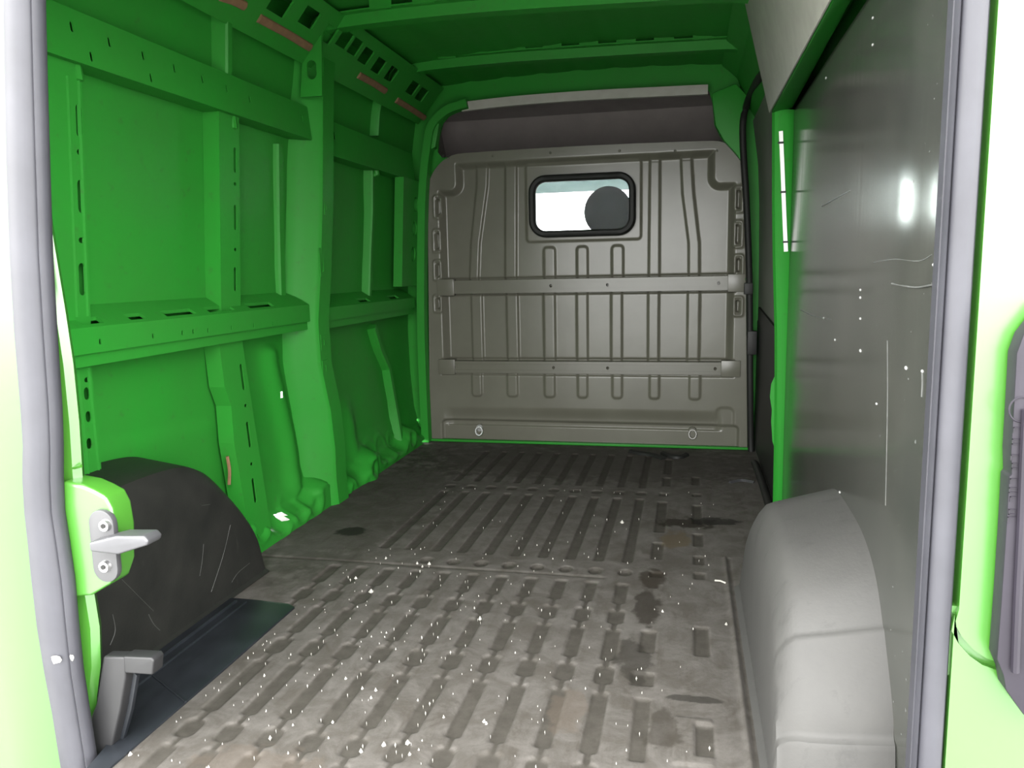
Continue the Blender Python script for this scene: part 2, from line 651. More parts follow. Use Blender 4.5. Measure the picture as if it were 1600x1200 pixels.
def wallpt(px, py, off=0.0):
    """point of the photograph on the inner frame plane of the left wall"""
    X = -1.55
    for _ in range(8):
        p = onX(px, py, X + off)
        X = XL(p.z)
    return onX(px, py, X + off)


def build_wall_left():
    ys = np.arange(1.36, 4.48, 0.0125)
    zs = np.arange(-0.03, 2.06, 0.0125)
    Y, Z = np.meshgrid(ys, zs, indexing='ij')
    X = XLv(Z) - 0.058
    # the pressed outer skin: shallow dents and broad swages
    for _ in range(22):
        cy, cz, s = rng.uniform(1.6, 4.3), rng.uniform(0.1, 1.8), rng.uniform(0.12, 0.35)
        X = X + rng.uniform(-0.006, 0.006) * np.exp(-((Y - cy) ** 2 + (Z - cz) ** 2) / s ** 2)
    # swage line running forward and down above the wheel arch
    X = X + 0.012 * sstep((0.56 - 0.06 * (Y - 1.8) - Z) / 0.05) * sstep((2.5 - Y) / 0.15)
    # sill box with rounded pockets along the floor
    top = 0.10 + 0.035 * np.sin(Y * 11.0) + 0.02 * np.sin(Y * 23.0 + 1.0)
    sill = sstep((top - Z) / 0.05)
    X = X * (1 - sill) + (-1.502) * sill
    for cy in (2.50, 2.66, 2.80, 2.92, 3.22, 3.38, 3.52, 3.68, 3.82, 3.98, 4.12):
        cz, r = rng.uniform(0.05, 0.09), rng.uniform(0.045, 0.065)
        dd = np.hypot(Y - cy, (Z - cz) * 1.05) / r
        X = X - 0.016 * sstep((1 - dd) / 0.45) * sill
        X = X + 0.006 * np.exp(-((dd - 1.15) / 0.18) ** 2)
    # smooth bulge beside the main pillar
    X = X + 0.030 * np.exp(-((Y - (2.86 + 0.05 * np.sin(Z * 6))) / 0.055) ** 2) * sstep((0.74 - Z) / 0.05) * sstep((Z - 0.05) / 0.1)
    X = X + 0.028 * np.exp(-((Y - 3.50) / 0.06) ** 2) * sstep((0.45 - Z) / 0.2)
    P = np.stack([X, Y, Z], -1)
    keep = np.ones((len(ys) - 1, len(zs) - 1), bool)

    Pc = (P[:-1, :-1] + P[1:, 1:]) / 2 - np.array([0, 0, CAM_H])
    R3 = np.array([list(d_right), list(d_fwd), list(d_up)])          # world axes in camera axes
    Cc = Pc @ R3
    U = 800 + F_PX * Cc[..., 0] / Cc[..., 2]
    V = 600 + F_PX * Cc[..., 1] / Cc[..., 2]

    def hole(px, py, rx, ry):
        d = np.abs(U - px) / rx + np.abs(V - py) / ry
        keep[d < 1] = False
        keep[np.unravel_index(np.argmin(d), d.shape)] = False
    # daylight through rust and drain holes
    hole(440, 617, 3, 3)
    hole(441, 806, 10, 10)
    hole(655, 655, 4, 6)
    hole(663, 690, 4, 4)
    hole(659, 700, 3, 3)
    o = grid_mesh('wall_left', P, 'green', keep=keep)
    tag(o, 'bright green bare metal left side wall of the van with posts and rails', 'wall', kind='structure')

    def slots(lst, w):
        out = []
        for (x, y0, y1) in lst:
            a, b = wallpt(x, y0), wallpt(x, y1)
            out.append(capsule((a.y + b.y) / 2, (a.z + b.z) / 2, w, max(abs(a.z - b.z), w * 0.7), 3))
        return out

    def face(off):
        # sheet that follows the straight chord of the frame between two heights
        def make(z0, z1):
            x0, x1 = XL(z0) + off, XL(z1) + off

            def mp(u, v, d):
                return Vector((x0 + (x1 - x0) * (v - z0) / (z1 - z0) - d, u, v))
            return mp
        return make

    fc = face(0.0)
    # rear corner post with slotted edge
    sA = slots([(122, 163, 215), (123, 236, 240), (124, 281, 333), (125, 373, 378), (126, 411, 462)], 0.021)
    yA = wallpt(133, 333).y
    plate('post', rect(1.40, yA, 0.875, 1.535), sA, fc(0.875, 1.535), 0.06, 'green', o, 0.003)
    sA2 = slots([(135, 592, 595), (134, 605, 625), (136, 642, 660), (138, 684, 702)], 0.019)
    yA2 = wallpt(147, 640).y
    plate('post', rect(1.40, yA2, 0.40, 0.775), sA2, fc(0.40, 0.775), 0.06, 'green', o, 0.003)
    # raised edge strips of the slotted flange
    for (z0, z1, yy) in ((0.90, 1.50, yA), (0.44, 0.765, yA2)):
        bm = bmesh.new()
        for dy in (-0.012, -0.05):
            pts = [(XL(z0) + 0.006, yy + dy - 0.004, z0), (XL(z1) + 0.006, yy + dy - 0.004, z1)]
            a = [bm.verts.new((pts[0][0] - 0.008, yy + dy - .004, z0)), bm.verts.new((pts[0][0], yy + dy, z0)), bm.verts.new((pts[0][0] - 0.008, yy + dy + .004, z0))]
            b = [bm.verts.new((pts[1][0] - 0.008, yy + dy - .004, z1)), bm.verts.new((pts[1][0], yy + dy, z1)), bm.verts.new((pts[1][0] - 0.008, yy + dy + .004, z1))]
            for i in range(3):
                bm.faces.new([a[i], a[(i + 1) % 3], b[(i + 1) % 3], b[i]])
        bm_obj('flange_bead', bm, 'green', o)
    # second post
    yB0, yB1 = wallpt(342, 330).y, wallpt(373, 330).y
    sB = slots([(366, 230, 270), (366, 286, 289), (366, 320, 360), (366, 388, 392), (366, 417, 455)], 0.017)
    plate('post', rect(yB0, yB1, 0.872, 1.535), sB, fc(0.872, 1.535), 0.06, 'green', o, 0.003)
    c0, c1 = wallpt(350, 620).y, wallpt(386, 650).y
    sB2 = slots([(374, 568, 610), (377, 632, 635), (380, 658, 700), (384, 722, 727), (389, 745, 787)], 0.017)
    plate('post', [(c0 + 0.02, 0.06), (c1 + 0.03, 0.06), (c1 + 0.015, 0.4), (c1, 0.775), (c0 - 0.01, 0.775), (c0 - 0.012, 0.62), (c0 + 0.012, 0.55), (c0 + 0.0, 0.42)],
          sB2, fc(0.06, 0.775), 0.06, 'green', o, 0.003)
    # rounded ribs swept over the skin
    prof = [(-0.034, -0.05), (-0.022, -0.004), (-0.016, 0.004), (0.016, 0.004), (0.022, -0.004), (0.034, -0.05)]

    def rib(name, pts, width=1.0, off=0.0):
        path = [(XL(z) + off, y, z) for (y, z) in pts]
        return sweep(name, path, [(a * width, b) for a, b in prof], 'green', o, axis=(1, 0, 0), angle=15)
    p = [wallpt(362, 22), wallpt(362, 118)]
    rib('rib', [(p[0].y, p[0].z), (p[1].y, p[1].z)], 0.75, -0.01)
    pts = [wallpt(x, y, -0.03) for x, y in ((580, 265), (580, 330), (577, 400), (575, 470))]
    rib('rib', [(q.y, q.z) for q in pts], 0.75, -0.02)
    pts = [wallpt(x, y, -0.03) for x, y in ((583, 510), (593, 545), (606, 575), (614, 620), (622, 665), (630, 712))]
    rib('rib', [(q.y, q.z) for q in pts], 0.85, -0.02)
    pts = [wallpt(x, y, -0.03) for x, y in ((594, 153), (590, 180), (588, 212))]
    rib('rib', [(q.y, q.z) for q in pts], 0.5, -0.02)
    # shallow broad rib before the main pillar
    pts = [wallpt(x, y, -0.02) for x, y in ((446, 225), (447, 350), (450, 470))]
    rib('rib', [(q.y, q.z) for q in pts], 1.1, -0.042)

    # main pillar: box section, bent outward at the foot
    bm = bmesh.new()
    lv = [(0.0, -1.478, 3.075), (0.12, -1.482, 3.07), (0.25, -1.478, 3.065), (0.42, -1.482, 3.05), (0.62, -1.500, 3.02), (0.80, -1.502, 3.02),
          (1.0, -1.496, 3.055), (1.30, -1.476, 3.07), (1.55, -1.463, 3.075), (1.75, -1.453, 3.08), (1.92, -1.44, 3.085)]
    rings = []
    for z, x, y in lv:
        w = 0.125
        rings.append([bm.verts.new(q) for q in ((XL(z) - 0.06, y - 0.085, z), (XL(z) - 0.025, y - 0.045, z), (x - 0.012, y - 0.004, z), (x, y + 0.012, z), (x, y + w - 0.012, z), (x - 0.014, y + w, z), (XL(z) - 0.06, y + w + 0.025, z))])
    for a, b in zip(rings[:-1], rings[1:]):
        for i in range(6):
            bm.faces.new([a[i], a[i + 1], b[i + 1], b[i]])
    pil = bm_obj('pillar', bm, 'green', o, smooth=True, angle=35)
    # slotted cover plates on the pillar's inner face
    for (px, y0, y1, w) in ((506, 395, 425, 0.022), (506, 320, 328, 0.012), (512, 570, 582, 0.022), (510, 530, 540, 0.02)):
        a, b = onX(px, y0, -1.485), onX(px, y1, -1.485)
        xm = float(np.interp((a.z + b.z) / 2, [q[0] for q in lv], [q[1] for q in lv]))
        yc_, zc_ = (a.y + b.y) / 2, (a.z + b.z) / 2
        hh = abs(a.z - b.z)
        plate('slot', rect(yc_ - w, yc_ + w, zc_ - hh / 2 - 0.02, zc_ + hh / 2 + 0.02), [capsule(yc_, zc_, w, hh, 4)], (lambda xm: (lambda u, v, d: Vector((xm + 0.002 - d, u, v))))(xm), 0.004, 'green', pil, 0.02)
    for (x0, y0, x1, y1) in ((520, 600, 528, 655), (524, 690, 530, 725)):
        a, b = onX(x0, y0, -1.50), onX(x1, y1, -1.50)
        sweep('bead', [(-1.505, a.y, a.z), (-1.50, (a.y + b.y) / 2, (a.z + b.z) / 2), (-1.50, b.y, b.z)], [(-0.035, -0.05), (-0.025, 0), (-0.015, 0.012), (0.015, 0.012), (0.025, 0), (0.035, -0.05)], 'green', pil, axis=(1, 0, 0))
    # upper plate of the pillar with two capsule holes, facing the rear
    PY = 2.985
    hs = [capsule((onY(487, py, PY)).x, onY(487, py, PY).z, 0.040, 0.072) for py in (109, 151)]
    x0, x1 = onY(468, 130, PY).x, onY(502, 130, PY).x
    plate('pillar_plate', [(x0, 1.69), (x1, 1.69), (x1 + 0.012, 1.93), (x0 + 0.03, 1.93)], hs, lambda u, v, d: Vector((u, PY + d, v)), 0.012, 'green', pil, 0.012)

    # upper rail, two lengths
    def dots(lst, X, r=0.007, elong=1.8):
        out = []
        for (x, y) in lst:
            q = onX(x, y, X)
            out.append(capsule(q.y, q.z, r * 1.3, r * 2 * elong, 3))
        return out
    d1 = dots([(109, 42), (168, 66), (137, 89), (221, 87), (270, 107), (231, 122), (314, 124), (352, 139), (388, 155), (470, 185)], -1.505)
    plate('rail', rect(1.40, 3.045, 1.535, 1.665), d1, lambda u, v, d: Vector((-1.498 + (1.60 - v) * 0.10 - d, u, v)), 0.075, 'green', o, 0.003)
    plate('rail', rect(3.18, 4.30, 1.50, 1.648), dots([(522, 212)], -1.505, 0.014, 1.2), lambda u, v, d: Vector((-1.502 + (1.58 - v) * 0.08 - d, u, v)), 0.075, 'green', o, 0.003)
    # half round drain notches below the rail
    for (x, y) in ((123, 118), (366, 195), (590, 270)):
        q = wallpt(x, y)
        tube('notch', [(XL(q.z) - 0.01, q.y, q.z + 0.03), (XL(q.z) - 0.004, q.y, q.z - 0.005), (XL(q.z) - 0.03, q.y, q.z - 0.012)], 0.016, 'green', o)
    # lower rail: face, lip and a ledge with slots
    for (y0, y1, za, zb) in ((1.40, 3.005, 0.805, 0.872), (3.15, 4.30, 0.795, 0.850)):
        hl = dots([(154, 534), (237, 525), (283, 520), (300, 518), (323, 516), (360, 512), (395, 508), (425, 506)], -1.53, 0.006, 1.3) if y0 < 2 else []
        hl = [h_ for h_ in hl if all(za + 0.002 < v < zb - 0.002 for _, v in h_)]
        r = plate('rail', rect(y0, y1, za, zb), hl, lambda u, v, d: Vector((-1.525 - d, u, v)), 0.02, 'green', o, 0.003)
        hl2 = [h_ for h_ in dots([(146, 558), (224, 548)], -1.54, 0.005, 1.2)] if y0 < 2 else []
        plate('rail_lip', rect(y0, y1, za - 0.034, za), [], lambda u, v, d: Vector((-1.537 - d, u, v)), 0.05, 'green', r)
        sl = ((1.80, 0.08), (1.98, 0.07), (2.18, 0.15), (2.40, 0.15), (2.66, 0.17)) if y0 < 2 else ((3.62, 0.13), (4.02, 0.13))
        bm = bmesh.new()

        def slab(ya, yb_, va, vb):
            z0 = [zb + 0.0015 + 0.62 * v for v in (va, vb)]
            q = [(-1.5248 - va, ya, z0[0]), (-1.5248 - va, yb_, z0[0]), (-1.5248 - vb, yb_, z0[1]), (-1.5248 - vb, ya, z0[1])]
            t_ = [bm.verts.new(p) for p in q]
            b_ = [bm.verts.new((p[0], p[1], p[2] - 0.010)) for p in q]
            bm.faces.new(t_)
            bm.faces.new(b_[::-1])
            for i in range(4):
                bm.faces.new([t_[i], b_[i], b_[(i + 1) % 4], t_[(i + 1) % 4]])
        slab(y0, y1, 0.0, 0.012)
        slab(y0, y1, 0.038, 0.098)
        cuts = [y0] + [v for yc_, l in sl for v in (yc_ - l / 2, yc_ + l / 2)] + [y1]
        for a_, b_2 in zip(cuts[::2], cuts[1::2]):
            slab(a_, b_2, 0.012, 0.038)
        bm_obj('rail_ledge', bm, 'green', r)
    # small rust marks
    for (x, y, l) in ((352, 735, 0.10), (466, 610, 0.07)):
        q = wallpt(x, y, -0.012 if x < 400 else -0.035)
        tube('rust_run', catmull([(q.x + 0.012, q.y, q.z + l / 2), (q.x + 0.014, q.y + 0.004, q.z), (q.x + 0.012, q.y - 0.002, q.z - l / 2)], 4), 0.006, 'rust' if x > 400 else 'tan', o, n=6)

    # front end plate with four capsule holes, and the bright front jamb
    hs = []
    for py in (320, 357, 397, 435):
        q = onX(650, py, -1.49)
        hs.append(capsule(q.y, q.z, 0.075, 0.085))
    plate('front_plate', rect(4.08, 4.335, 0.92, 1.50), hs, lambda u, v, d: Vector((-1.50 + (1.2 - v) * -0.06 - d, u, v)), 0.05, 'green', o, 0.008)
    jam = [onY(x, y, 4.335) for x, y in ((666, 690), (662, 600), (659, 500), (659, 400), (661, 300), (668, 230), (676, 195), (700, 172), (730, 162))]
    sweep('front_jamb', [(q.x, 4.335, q.z) for q in catmull(jam, 4)], [(-0.026, -0.03), (-0.022, 0.02), (0.022, 0.02), (0.026, -0.03)], 'green', o, axis=(0, -1, 0))

    # cant rail under the roof: sloping sheet with square lightening holes
    A = Vector((-1.485, 0, 1.815))
    B = Vector((-1.33, 0, 2.00))
    ln = (B - A).length
    ux = (B - A) / ln
    nrm = Vector((ux.z, 0, -ux.x))

    def cant(px, py):
        r = ray(px, py)
        cpos = Vector((0, 0, CAM_H))
        t = (A - cpos).dot(nrm) / r.dot(nrm)
        q = cpos + r * t
        return q.y, (q - A).dot(ux)
    hs = []
    for (x, y, hw) in ((438, 8, .06), (484, 28, .055), (514, 54, .045), (539, 62, .05), (553, 72, .045), (572, 88, .05), (592, 103, .05), (612, 116, .05), (645, 138, .055), (659, 148, .055), (673, 158, .055)):
        u, v = cant(x, y)
        v = min(max(v, 0.06), ln - 0.05)
        if hs and u - hw < max(q[0] for q in hs[-1]) + 0.012:
            u = max(q[0] for q in hs[-1]) + 0.014 + hw
        if u + hw < 4.33:
            hs.append(rect(u - hw, u + hw, v - 0.035, v + 0.035))
    plate('cant_rail', rect(1.36, 4.36, 0.0, ln), hs, lambda u, v, d: A + ux * v + Vector((0, u, 0)) - nrm * d, 0.008, 'green', o, 0.008)
    # tan strips of old glue where the lining was fixed
    for (a, b) in (((345, -6), (382, 9)), ((404, 28), (484, 74)), ((560, 117), (602, 142)), ((619, 156), (663, 184))):
        ua, va = cant(*a)
        ub, vb = cant(*b)
        pa = A + ux * max(va, 0.0) + Vector((0, ua, 0)) + nrm * 0.004
        pb = A + ux * max(vb, 0.0) + Vector((0, ub, 0)) + nrm * 0.004
        sweep('glue_strip', [pa, (pa + pb) / 2 + Vector((0, 0, 0.003)), pb], [(-0.017, -0.006), (-0.013, 0.003), (0.0, 0.007), (0.013, 0.003), (0.017, -0.006)], 'tan', o, axis=nrm)
    return o


wall_left = build_wall_left()


# ================================================================== CEILING
def build_ceiling():
    xs = np.linspace(-1.62, 0.56, 100)
    ys = np.linspace(1.20, 4.46, 140)
    X, Y = np.meshgrid(xs, ys, indexing='ij')
    u = (X + 0.55) / 0.85
    Z = 2.055 - 0.03 * np.minimum(u ** 2, 1.2)
    for c in np.arange(-1.2, 0.2, 0.2):
        Z = Z + 0.006 * np.exp(-((X - c) / 0.03) ** 2)
    o = grid_mesh('ceiling', np.stack([X, Y, Z], -1), 'green')
    tag(o, 'green bare metal van roof crossed by pressed roof bows', 'ceiling', kind='structure')
    prof = [(-0.036, -0.075), (-0.036, -0.045), (-0.010, -0.036), (-0.008, 0.036), (-0.030, 0.045), (-0.036, 0.075), (0.03, 0.05), (0.03, -0.05)]

    for (yb, pts) in ((2.42, ((-1.49, 1.84), (-1.45, 1.93), (-1.36, 1.975), (-0.9, 1.99), (-0.4, 1.985), (0.16, 1.965), (0.24, 1.93), (0.30, 1.86))),
                      (3.09, ((-1.485, 1.85), (-1.44, 1.93), (-1.361, 1.962), (-0.834, 1.972), (-0.182, 1.955), (0.178, 1.938), (0.25, 1.90), (0.31, 1.84))),
                      (3.96, ((-1.50, 1.83), (-1.455, 1.90), (-1.386, 1.985), (-0.95, 2.004), (-0.539, 2.000), (0.0, 1.99), (0.234, 1.975), (0.30, 1.90)))):
        path = [Vector((x, yb, z + 0.012)) for x, z in pts]
        path = catmull(path, 5)
        bow = sweep('roof_bow', path, [(-a, b) for a, b in [(-0.016, -0.030), (-0.016, 0.030), (0.026, 0.034), (0.028, 0.06), (0.034, 0.06), (0.034, -0.06), (0.028, -0.06), (0.026, -0.034)]], 'green', o, axis=(0, 1, 0), angle=30)
        # spot-weld tabs closing most of the gap between bow and roof
        for k in range(8):
            x = -1.17 + 0.175 * k
            zb = float(np.interp(x, [q[0] for q in pts], [q[1] for q in pts]))
            zr = 2.055 - 0.03 * ((x + 0.55) / 0.85) ** 2
            box('tab', (x - 0.045, yb - 0.058, zb + 0.04), (x + 0.045, yb - 0.050, zr + 0.01), 'green', bow)
    return o


ceiling = build_ceiling()


# ================================================================== BULKHEAD
BY = 4.37


def bp(px, py, Y=BY):
    q = onY(px, py, Y)
    return q.x, q.z


def build_bulkhead():
    W = 1.814
    nu, nv = 400, 360
    U, V = np.meshgrid(np.linspace(0, 1, nu), np.linspace(0, 1, nv), indexing='ij')
    dx0 = U * W
    dx1 = (1 - U) * W
    rl, rr = 0.21, 0.17
    ztop = 1.652 - 0.012 * ((U - 0.45) / 0.5) ** 2
    cl = rl - np.sqrt(np.maximum(rl ** 2 - np.clip(rl - dx0, 0, rl) ** 2, 0))
    cr = rr - np.sqrt(np.maximum(rr ** 2 - np.clip(rr - dx1, 0, rr) ** 2, 0))
    ztop = ztop - cl - cr
    Z = 0.015 + V * (ztop - 0.015)
    xl = -1.487 + 0.027 * Z
    xr = 0.327 - 0.030 * Z
    X = xl + (xr - xl) * U
    h = np.zeros_like(X)

    # recessed main field with stepped upper corners
    d = sdbox(X, Z, -1.392, 0.245, 0.40, 1.60, 0.02)
    d = np.maximum(d, -sdbox(X, Z, -1.7, -1.285, 1.455, 1.9, 0.03))
    d = np.maximum(d, -sdbox(X, Z, 0.135, 0.6, 1.43, 1.9, 0.03))
    h -= 0.042 * sstep(-d / 0.042) * sstep((Z - 0.42) / 0.06)

    def proud(dd, a=0.011, w=0.014):
        nonlocal h
        h = h + a * sstep((-dd + w * 0.5) / w)

    # vertical swages
    cols = [(735, 752), (790, 808), (848, 866), (900, 917), (954, 971), (1012, 1029), (1074, 1093)]
    for i, (a, b) in enumerate(cols):
        xa, xb = bp(a, 515)[0], bp(b, 515)[0]
        z0, z1 = 0.475, 0.865
        proud(sdbox(X, Z, xa, xb, z0 - 0.05, z1 + 0.05, 0.004))
        xa, xb = bp(a + 3, 605)[0], bp(b + 1, 605)[0]
        proud(sdbox(X, Z, xa, xb, bp(0, 628)[1] if False else 0.275, 0.424, 0.018), 0.009)
    for (a, b) in ((848, 866), (900, 917), (955, 973)):
        xa, xb = bp(a, 410)[0], bp(b, 410)[0]
        proud(sdbox(X, Z, xa, xb, 0.90, 1.118, 0.02))
    zz = Z

    def curved(pl, pr):
        """swage between two polylines of photograph points"""
        nonlocal h
        L = sorted([bp(*q)[::-1] for q in pl])
        R = sorted([bp(*q)[::-1] for q in pr])
        xa = np.interp(zz, [q[0] for q in L], [q[1] for q in L])
        xb = np.interp(zz, [q[0] for q in R], [q[1] for q in R])
        dd = np.maximum(xa - X, X - xb)
        m = sstep((1.60 - zz) / 0.05) * sstep((zz - 0.90) / 0.03)
        h = h + 0.011 * sstep((-dd + 0.007) / 0.014) * m
    curved([(742, 260), (742, 290), (733, 380), (731, 440)], [(760, 260), (759, 290), (747, 380), (745, 440)])
    curved([(787, 260), (787, 440)], [(805, 260), (805, 440)])
    curved([(1015, 250), (1013, 440)], [(1031, 250), (1030, 440)])
    curved([(1064, 250), (1066, 300), (1076, 380), (1076, 440)], [(1081, 250), (1084, 300), (1093, 380), (1093, 440)])
    # flat field around the window
    wx0, wz1 = bp(819, 256)
    wx1, wz0 = bp(1001, 373)
    proud(sdbox(X, Z, wx0, wx1, wz0, wz1, 0.02), 0.010)
    # recess along the foot
    d = sdbox(X, Z, -1.415, 0.285, -0.2, 0.137, 0.03)
    h -= 0.018 * sstep(-d / 0.016)
    d = sdbox(X, Z, 0.15, 0.262, -0.2, 0.24, 0.04)
    h -= 0.006 * sstep(-d / 0.02) * (Z > 0.13)
    # roll above the foot recess
    h -= 0.016 * sstep((0.215 - Z) / 0.07) * sstep((X + 1.40) / 0.06) * sstep((0.20 - X) / 0.06) * (Z > 0.10)
    # seams above and below the cross rails
    for (za, zb) in ((0.868, 0.942), (0.412, 0.480)):
        for zc in (za - 0.006, zb + 0.006):
            h -= 0.010 * np.exp(-((Z - zc) / 0.006) ** 2) * (X > -1.40) * (X < 0.25)
    # slots in both rims
    for (x, y0, y1) in ((684, 312, 335), (683, 365, 388), (684, 413, 432), (684, 467, 482), (1154, 298, 325), (1153, 352, 380), (1154, 405, 424), (1153, 470, 487)):
        xa, z1 = bp(x, y0)
        xb, z0 = bp(x, y1)
        d = sdbox(X, Z, (xa + xb) / 2 - 0.007, (xa + xb) / 2 + 0.007, z0, z1, 0.002)
        h -= 0.03 * sstep((-d + 0.004) / 0.006)
        d = sdbox(X, Z, (xa + xb) / 2 - 0.022, (xa + xb) / 2 + 0.022, z0 - 0.02, z1 + 0.02, 0.01)
        h += 0.006 * np.exp(-(d / 0.006) ** 2)
    for _ in range(10):
        cx, cz, s = rng.uniform(-1.3, 0.2), rng.uniform(0.1, 1.5), rng.uniform(0.1, 0.3)
        h += rng.uniform(-0.003, 0.003) * np.exp(-((X - cx) ** 2 + (Z - cz) ** 2) / s ** 2)
    P = np.stack([X, BY - h, Z], -1)
    gx0, gz1 = bp(826, 275)
    gx1, gz0 = bp(993, 367)
    Xc = (X[:-1, :-1] + X[1:, 1:]) / 2
    Zc = (Z[:-1, :-1] + Z[1:, 1:]) / 2
    keep = sdbox(Xc, Zc, gx0 + 0.018, gx1 - 0.018, gz0 + 0.018, gz1 - 0.018, 0.07) > 0
    o = grid_mesh('wall_front', P, 'beige', keep=keep)
    tag(o, 'beige pressed steel bulkhead with ribs and rails closing off the cab', 'wall', kind='structure')

    # two horizontal cross rails with bolt holes
    for (xa, xb, za, zb, dots) in ((bp(688, 447)[0], bp(1163, 440)[0], 0.868, 0.942, (-1.33, -0.745, -0.43, 0.16)),
                                   (bp(690, 575)[0], bp(1152, 580)[0], 0.412, 0.480, (-1.32, -0.735, -0.43, 0.15))):
        hs = [capsule(x, (za + zb) / 2, 0.016, 0.018) for x in dots]
        zc = (za + zb) / 2
        ol = [(xa, za + .012), (xa + .012, za), (xb - .012, za), (xb, za + .012), (xb, zb - .012), (xb - .012, zb), (xa + .012, zb), (xa, zb - .012)]
        r = plate('cross_rail', ol, hs, lambda u, v, d: Vector((u, BY - 0.012 + d, v)), 0.06, 'beige', o, 0.02)
        bm = bmesh.new()
        add_box(bm, (xa + 0.09, BY - 0.017, zc - 0.019), (xb - 0.09, BY - 0.010, zc - 0.015))
        add_box(bm, (xa + 0.09, BY - 0.017, zc + 0.015), (xb - 0.09, BY - 0.010, zc + 0.019))
        bm_obj('rail_bead', bm, 'beige', r)
        for xx in (xa + 0.035, xb - 0.035):
            box('end_plate', (xx - 0.05, BY - 0.017, za - 0.010), (xx + 0.05, BY + 0.03, zb + 0.010), 'beige', r, bevel=0.004)
    # rivets along the top lip
    for px in (770, 860, 968, 1055, 1120, 700):
        x, z = bp(px, 232 if px > 800 else 236)
        z = min(z, 1.636)
        bm = bmesh.new()
        bmesh.ops.create_uvsphere(bm, u_segments=8, v_segments=6, radius=0.007)
        for v in bm.verts:
            v.co = Vector((v.co.x + x, v.co.y * 0.5 + BY - 0.002, v.co.z + z - 0.012))
        bm_obj('rivet', bm, 'beige', o, smooth=True)
    # lashing rings in the foot recess
    for (px, py) in ((748, 673), (1082, 678)):
        x, z = bp(px, py)
        g = empty('lashing_ring', (x, BY, z))
        g.parent = o
        bm = bmesh.new()
        bmesh.ops.create_cone(bm, cap_ends=True, segments=14, radius1=0.024, radius2=0.020, depth=0.012)
        bmesh.ops.rotate(bm, verts=bm.verts, cent=(0, 0, 0), matrix=Matrix.Rotation(math.radians(90), 3, 'X'))
        bmesh.ops.translate(bm, verts=bm.verts, vec=(0, 0.025, 0.012))
        bm_obj('ring_base', bm, 'beige' if px > 900 else 'steel', g)
        tube('ring', [(0.020 * math.cos(a), 0.008 + 0.006 * math.sin(a), 0.024 * math.sin(a) - 0.004) for a in np.linspace(0, 2 * math.pi, 16, endpoint=False)], 0.0055, 'beige' if px > 900 else 'steel', g, closed=True, n=6)
    # green seam strip where bulkhead meets the floor
    box('floor_seam', (-1.49, BY - 0.016, 0.002), (0.33, BY + 0.02, 0.016), 'green', o, bevel=0.004)
    # bright bolt by the right rail end
    x, z = bp(1168, 436)
    bm = bmesh.new()
    bmesh.ops.create_uvsphere(bm, u_segments=12, v_segments=8, radius=0.012)
    for v in bm.verts:
        v.co = Vector((v.co.x + x - 0.004, v.co.y * 0.6 + BY - 0.02, v.co.z + z))
    bm_obj('bolt', bm, 'chrome', o, smooth=True)

    # green sheet around and above the bulkhead with the open shelf over the cab
    op = [bp(x, y, 4.436) for x, y in ((684, 238), (686, 215), (692, 193), (704, 178), (722, 170), (920, 152), (1108, 142), (1113, 160), (1116, 195), (1126, 215), (1143, 232))]
    op = op + [bp(1143, 240, 4.436), bp(690, 246, 4.436)]
    plate('header_panel', rect(-1.72, 0.58, -0.02, 2.08), [op, rect(-0.95, -0.20, 1.10, 1.55)], lambda u, v, d: Vector((u, 4.436 + d, v)), 0.004, 'green', o, 0.012, bottom=False)
    # shelf over the cab
    bm = bmesh.new()
    prof = [(4.442, 1.56), (4.74, 1.56), (4.92, 1.72), (4.80, 1.90), (4.442, 2.0)]
    L = [bm.verts.new((-1.50, y, z)) for y, z in prof]
    R = [bm.verts.new((0.36, y, z)) for y, z in prof]
    for i in range(4):
        bm.faces.new([L[i], L[i + 1], R[i + 1], R[i]])
    bm.faces.new(L)
    bm.faces.new(R[::-1])
    bm_obj('overcab_shelf', bm, 'headliner', o)
    # pale trim along the upper edge of the shelf opening
    path = [onY(x, y, 4.36) for x, y in ((722, 168), (800, 159), (920, 150), (1020, 145), (1106, 141))]
    tr = sweep('shelf_trim', catmull(path, 4), [(-0.026, -0.012), (-0.026, 0.02), (0.002, 0.026), (0.004, 0.020), (0.022, 0.018), (0.022, -0.012)], 'white_board', o, axis=(0, 1, 0))
    # green gusset at the right end of the header
    gu = [onY(x, y, 4.33) for x, y in ((1112, 146), (1150, 130), (1168, 150), (1163, 232), (1166, 262), (1150, 240), (1130, 218), (1118, 196), (1114, 165))]
    prism('gusset', gu, (0, 0.05, 0), 'green', o, bevel=0.008)
    gl = [onY(x, y, 4.33) for x, y in ((661, 205), (668, 190), (683, 178), (686, 195), (680, 230), (668, 236))]
    prism('gusset', gl, (0, 0.05, 0), 'green', o, bevel=0.008)
    # little dark screw heads
    for (x, y) in ((693, 244), (1142, 227)):
        q = onY(x, y, 4.375)
        box('screw', (q.x - 0.006, 4.368, q.z - 0.006), (q.x + 0.006, 4.39, q.z + 0.006), 'black', o, bevel=0.003)
    return o, (gx0, gx1, gz0, gz1)


wall_front, WIN = build_bulkhead()


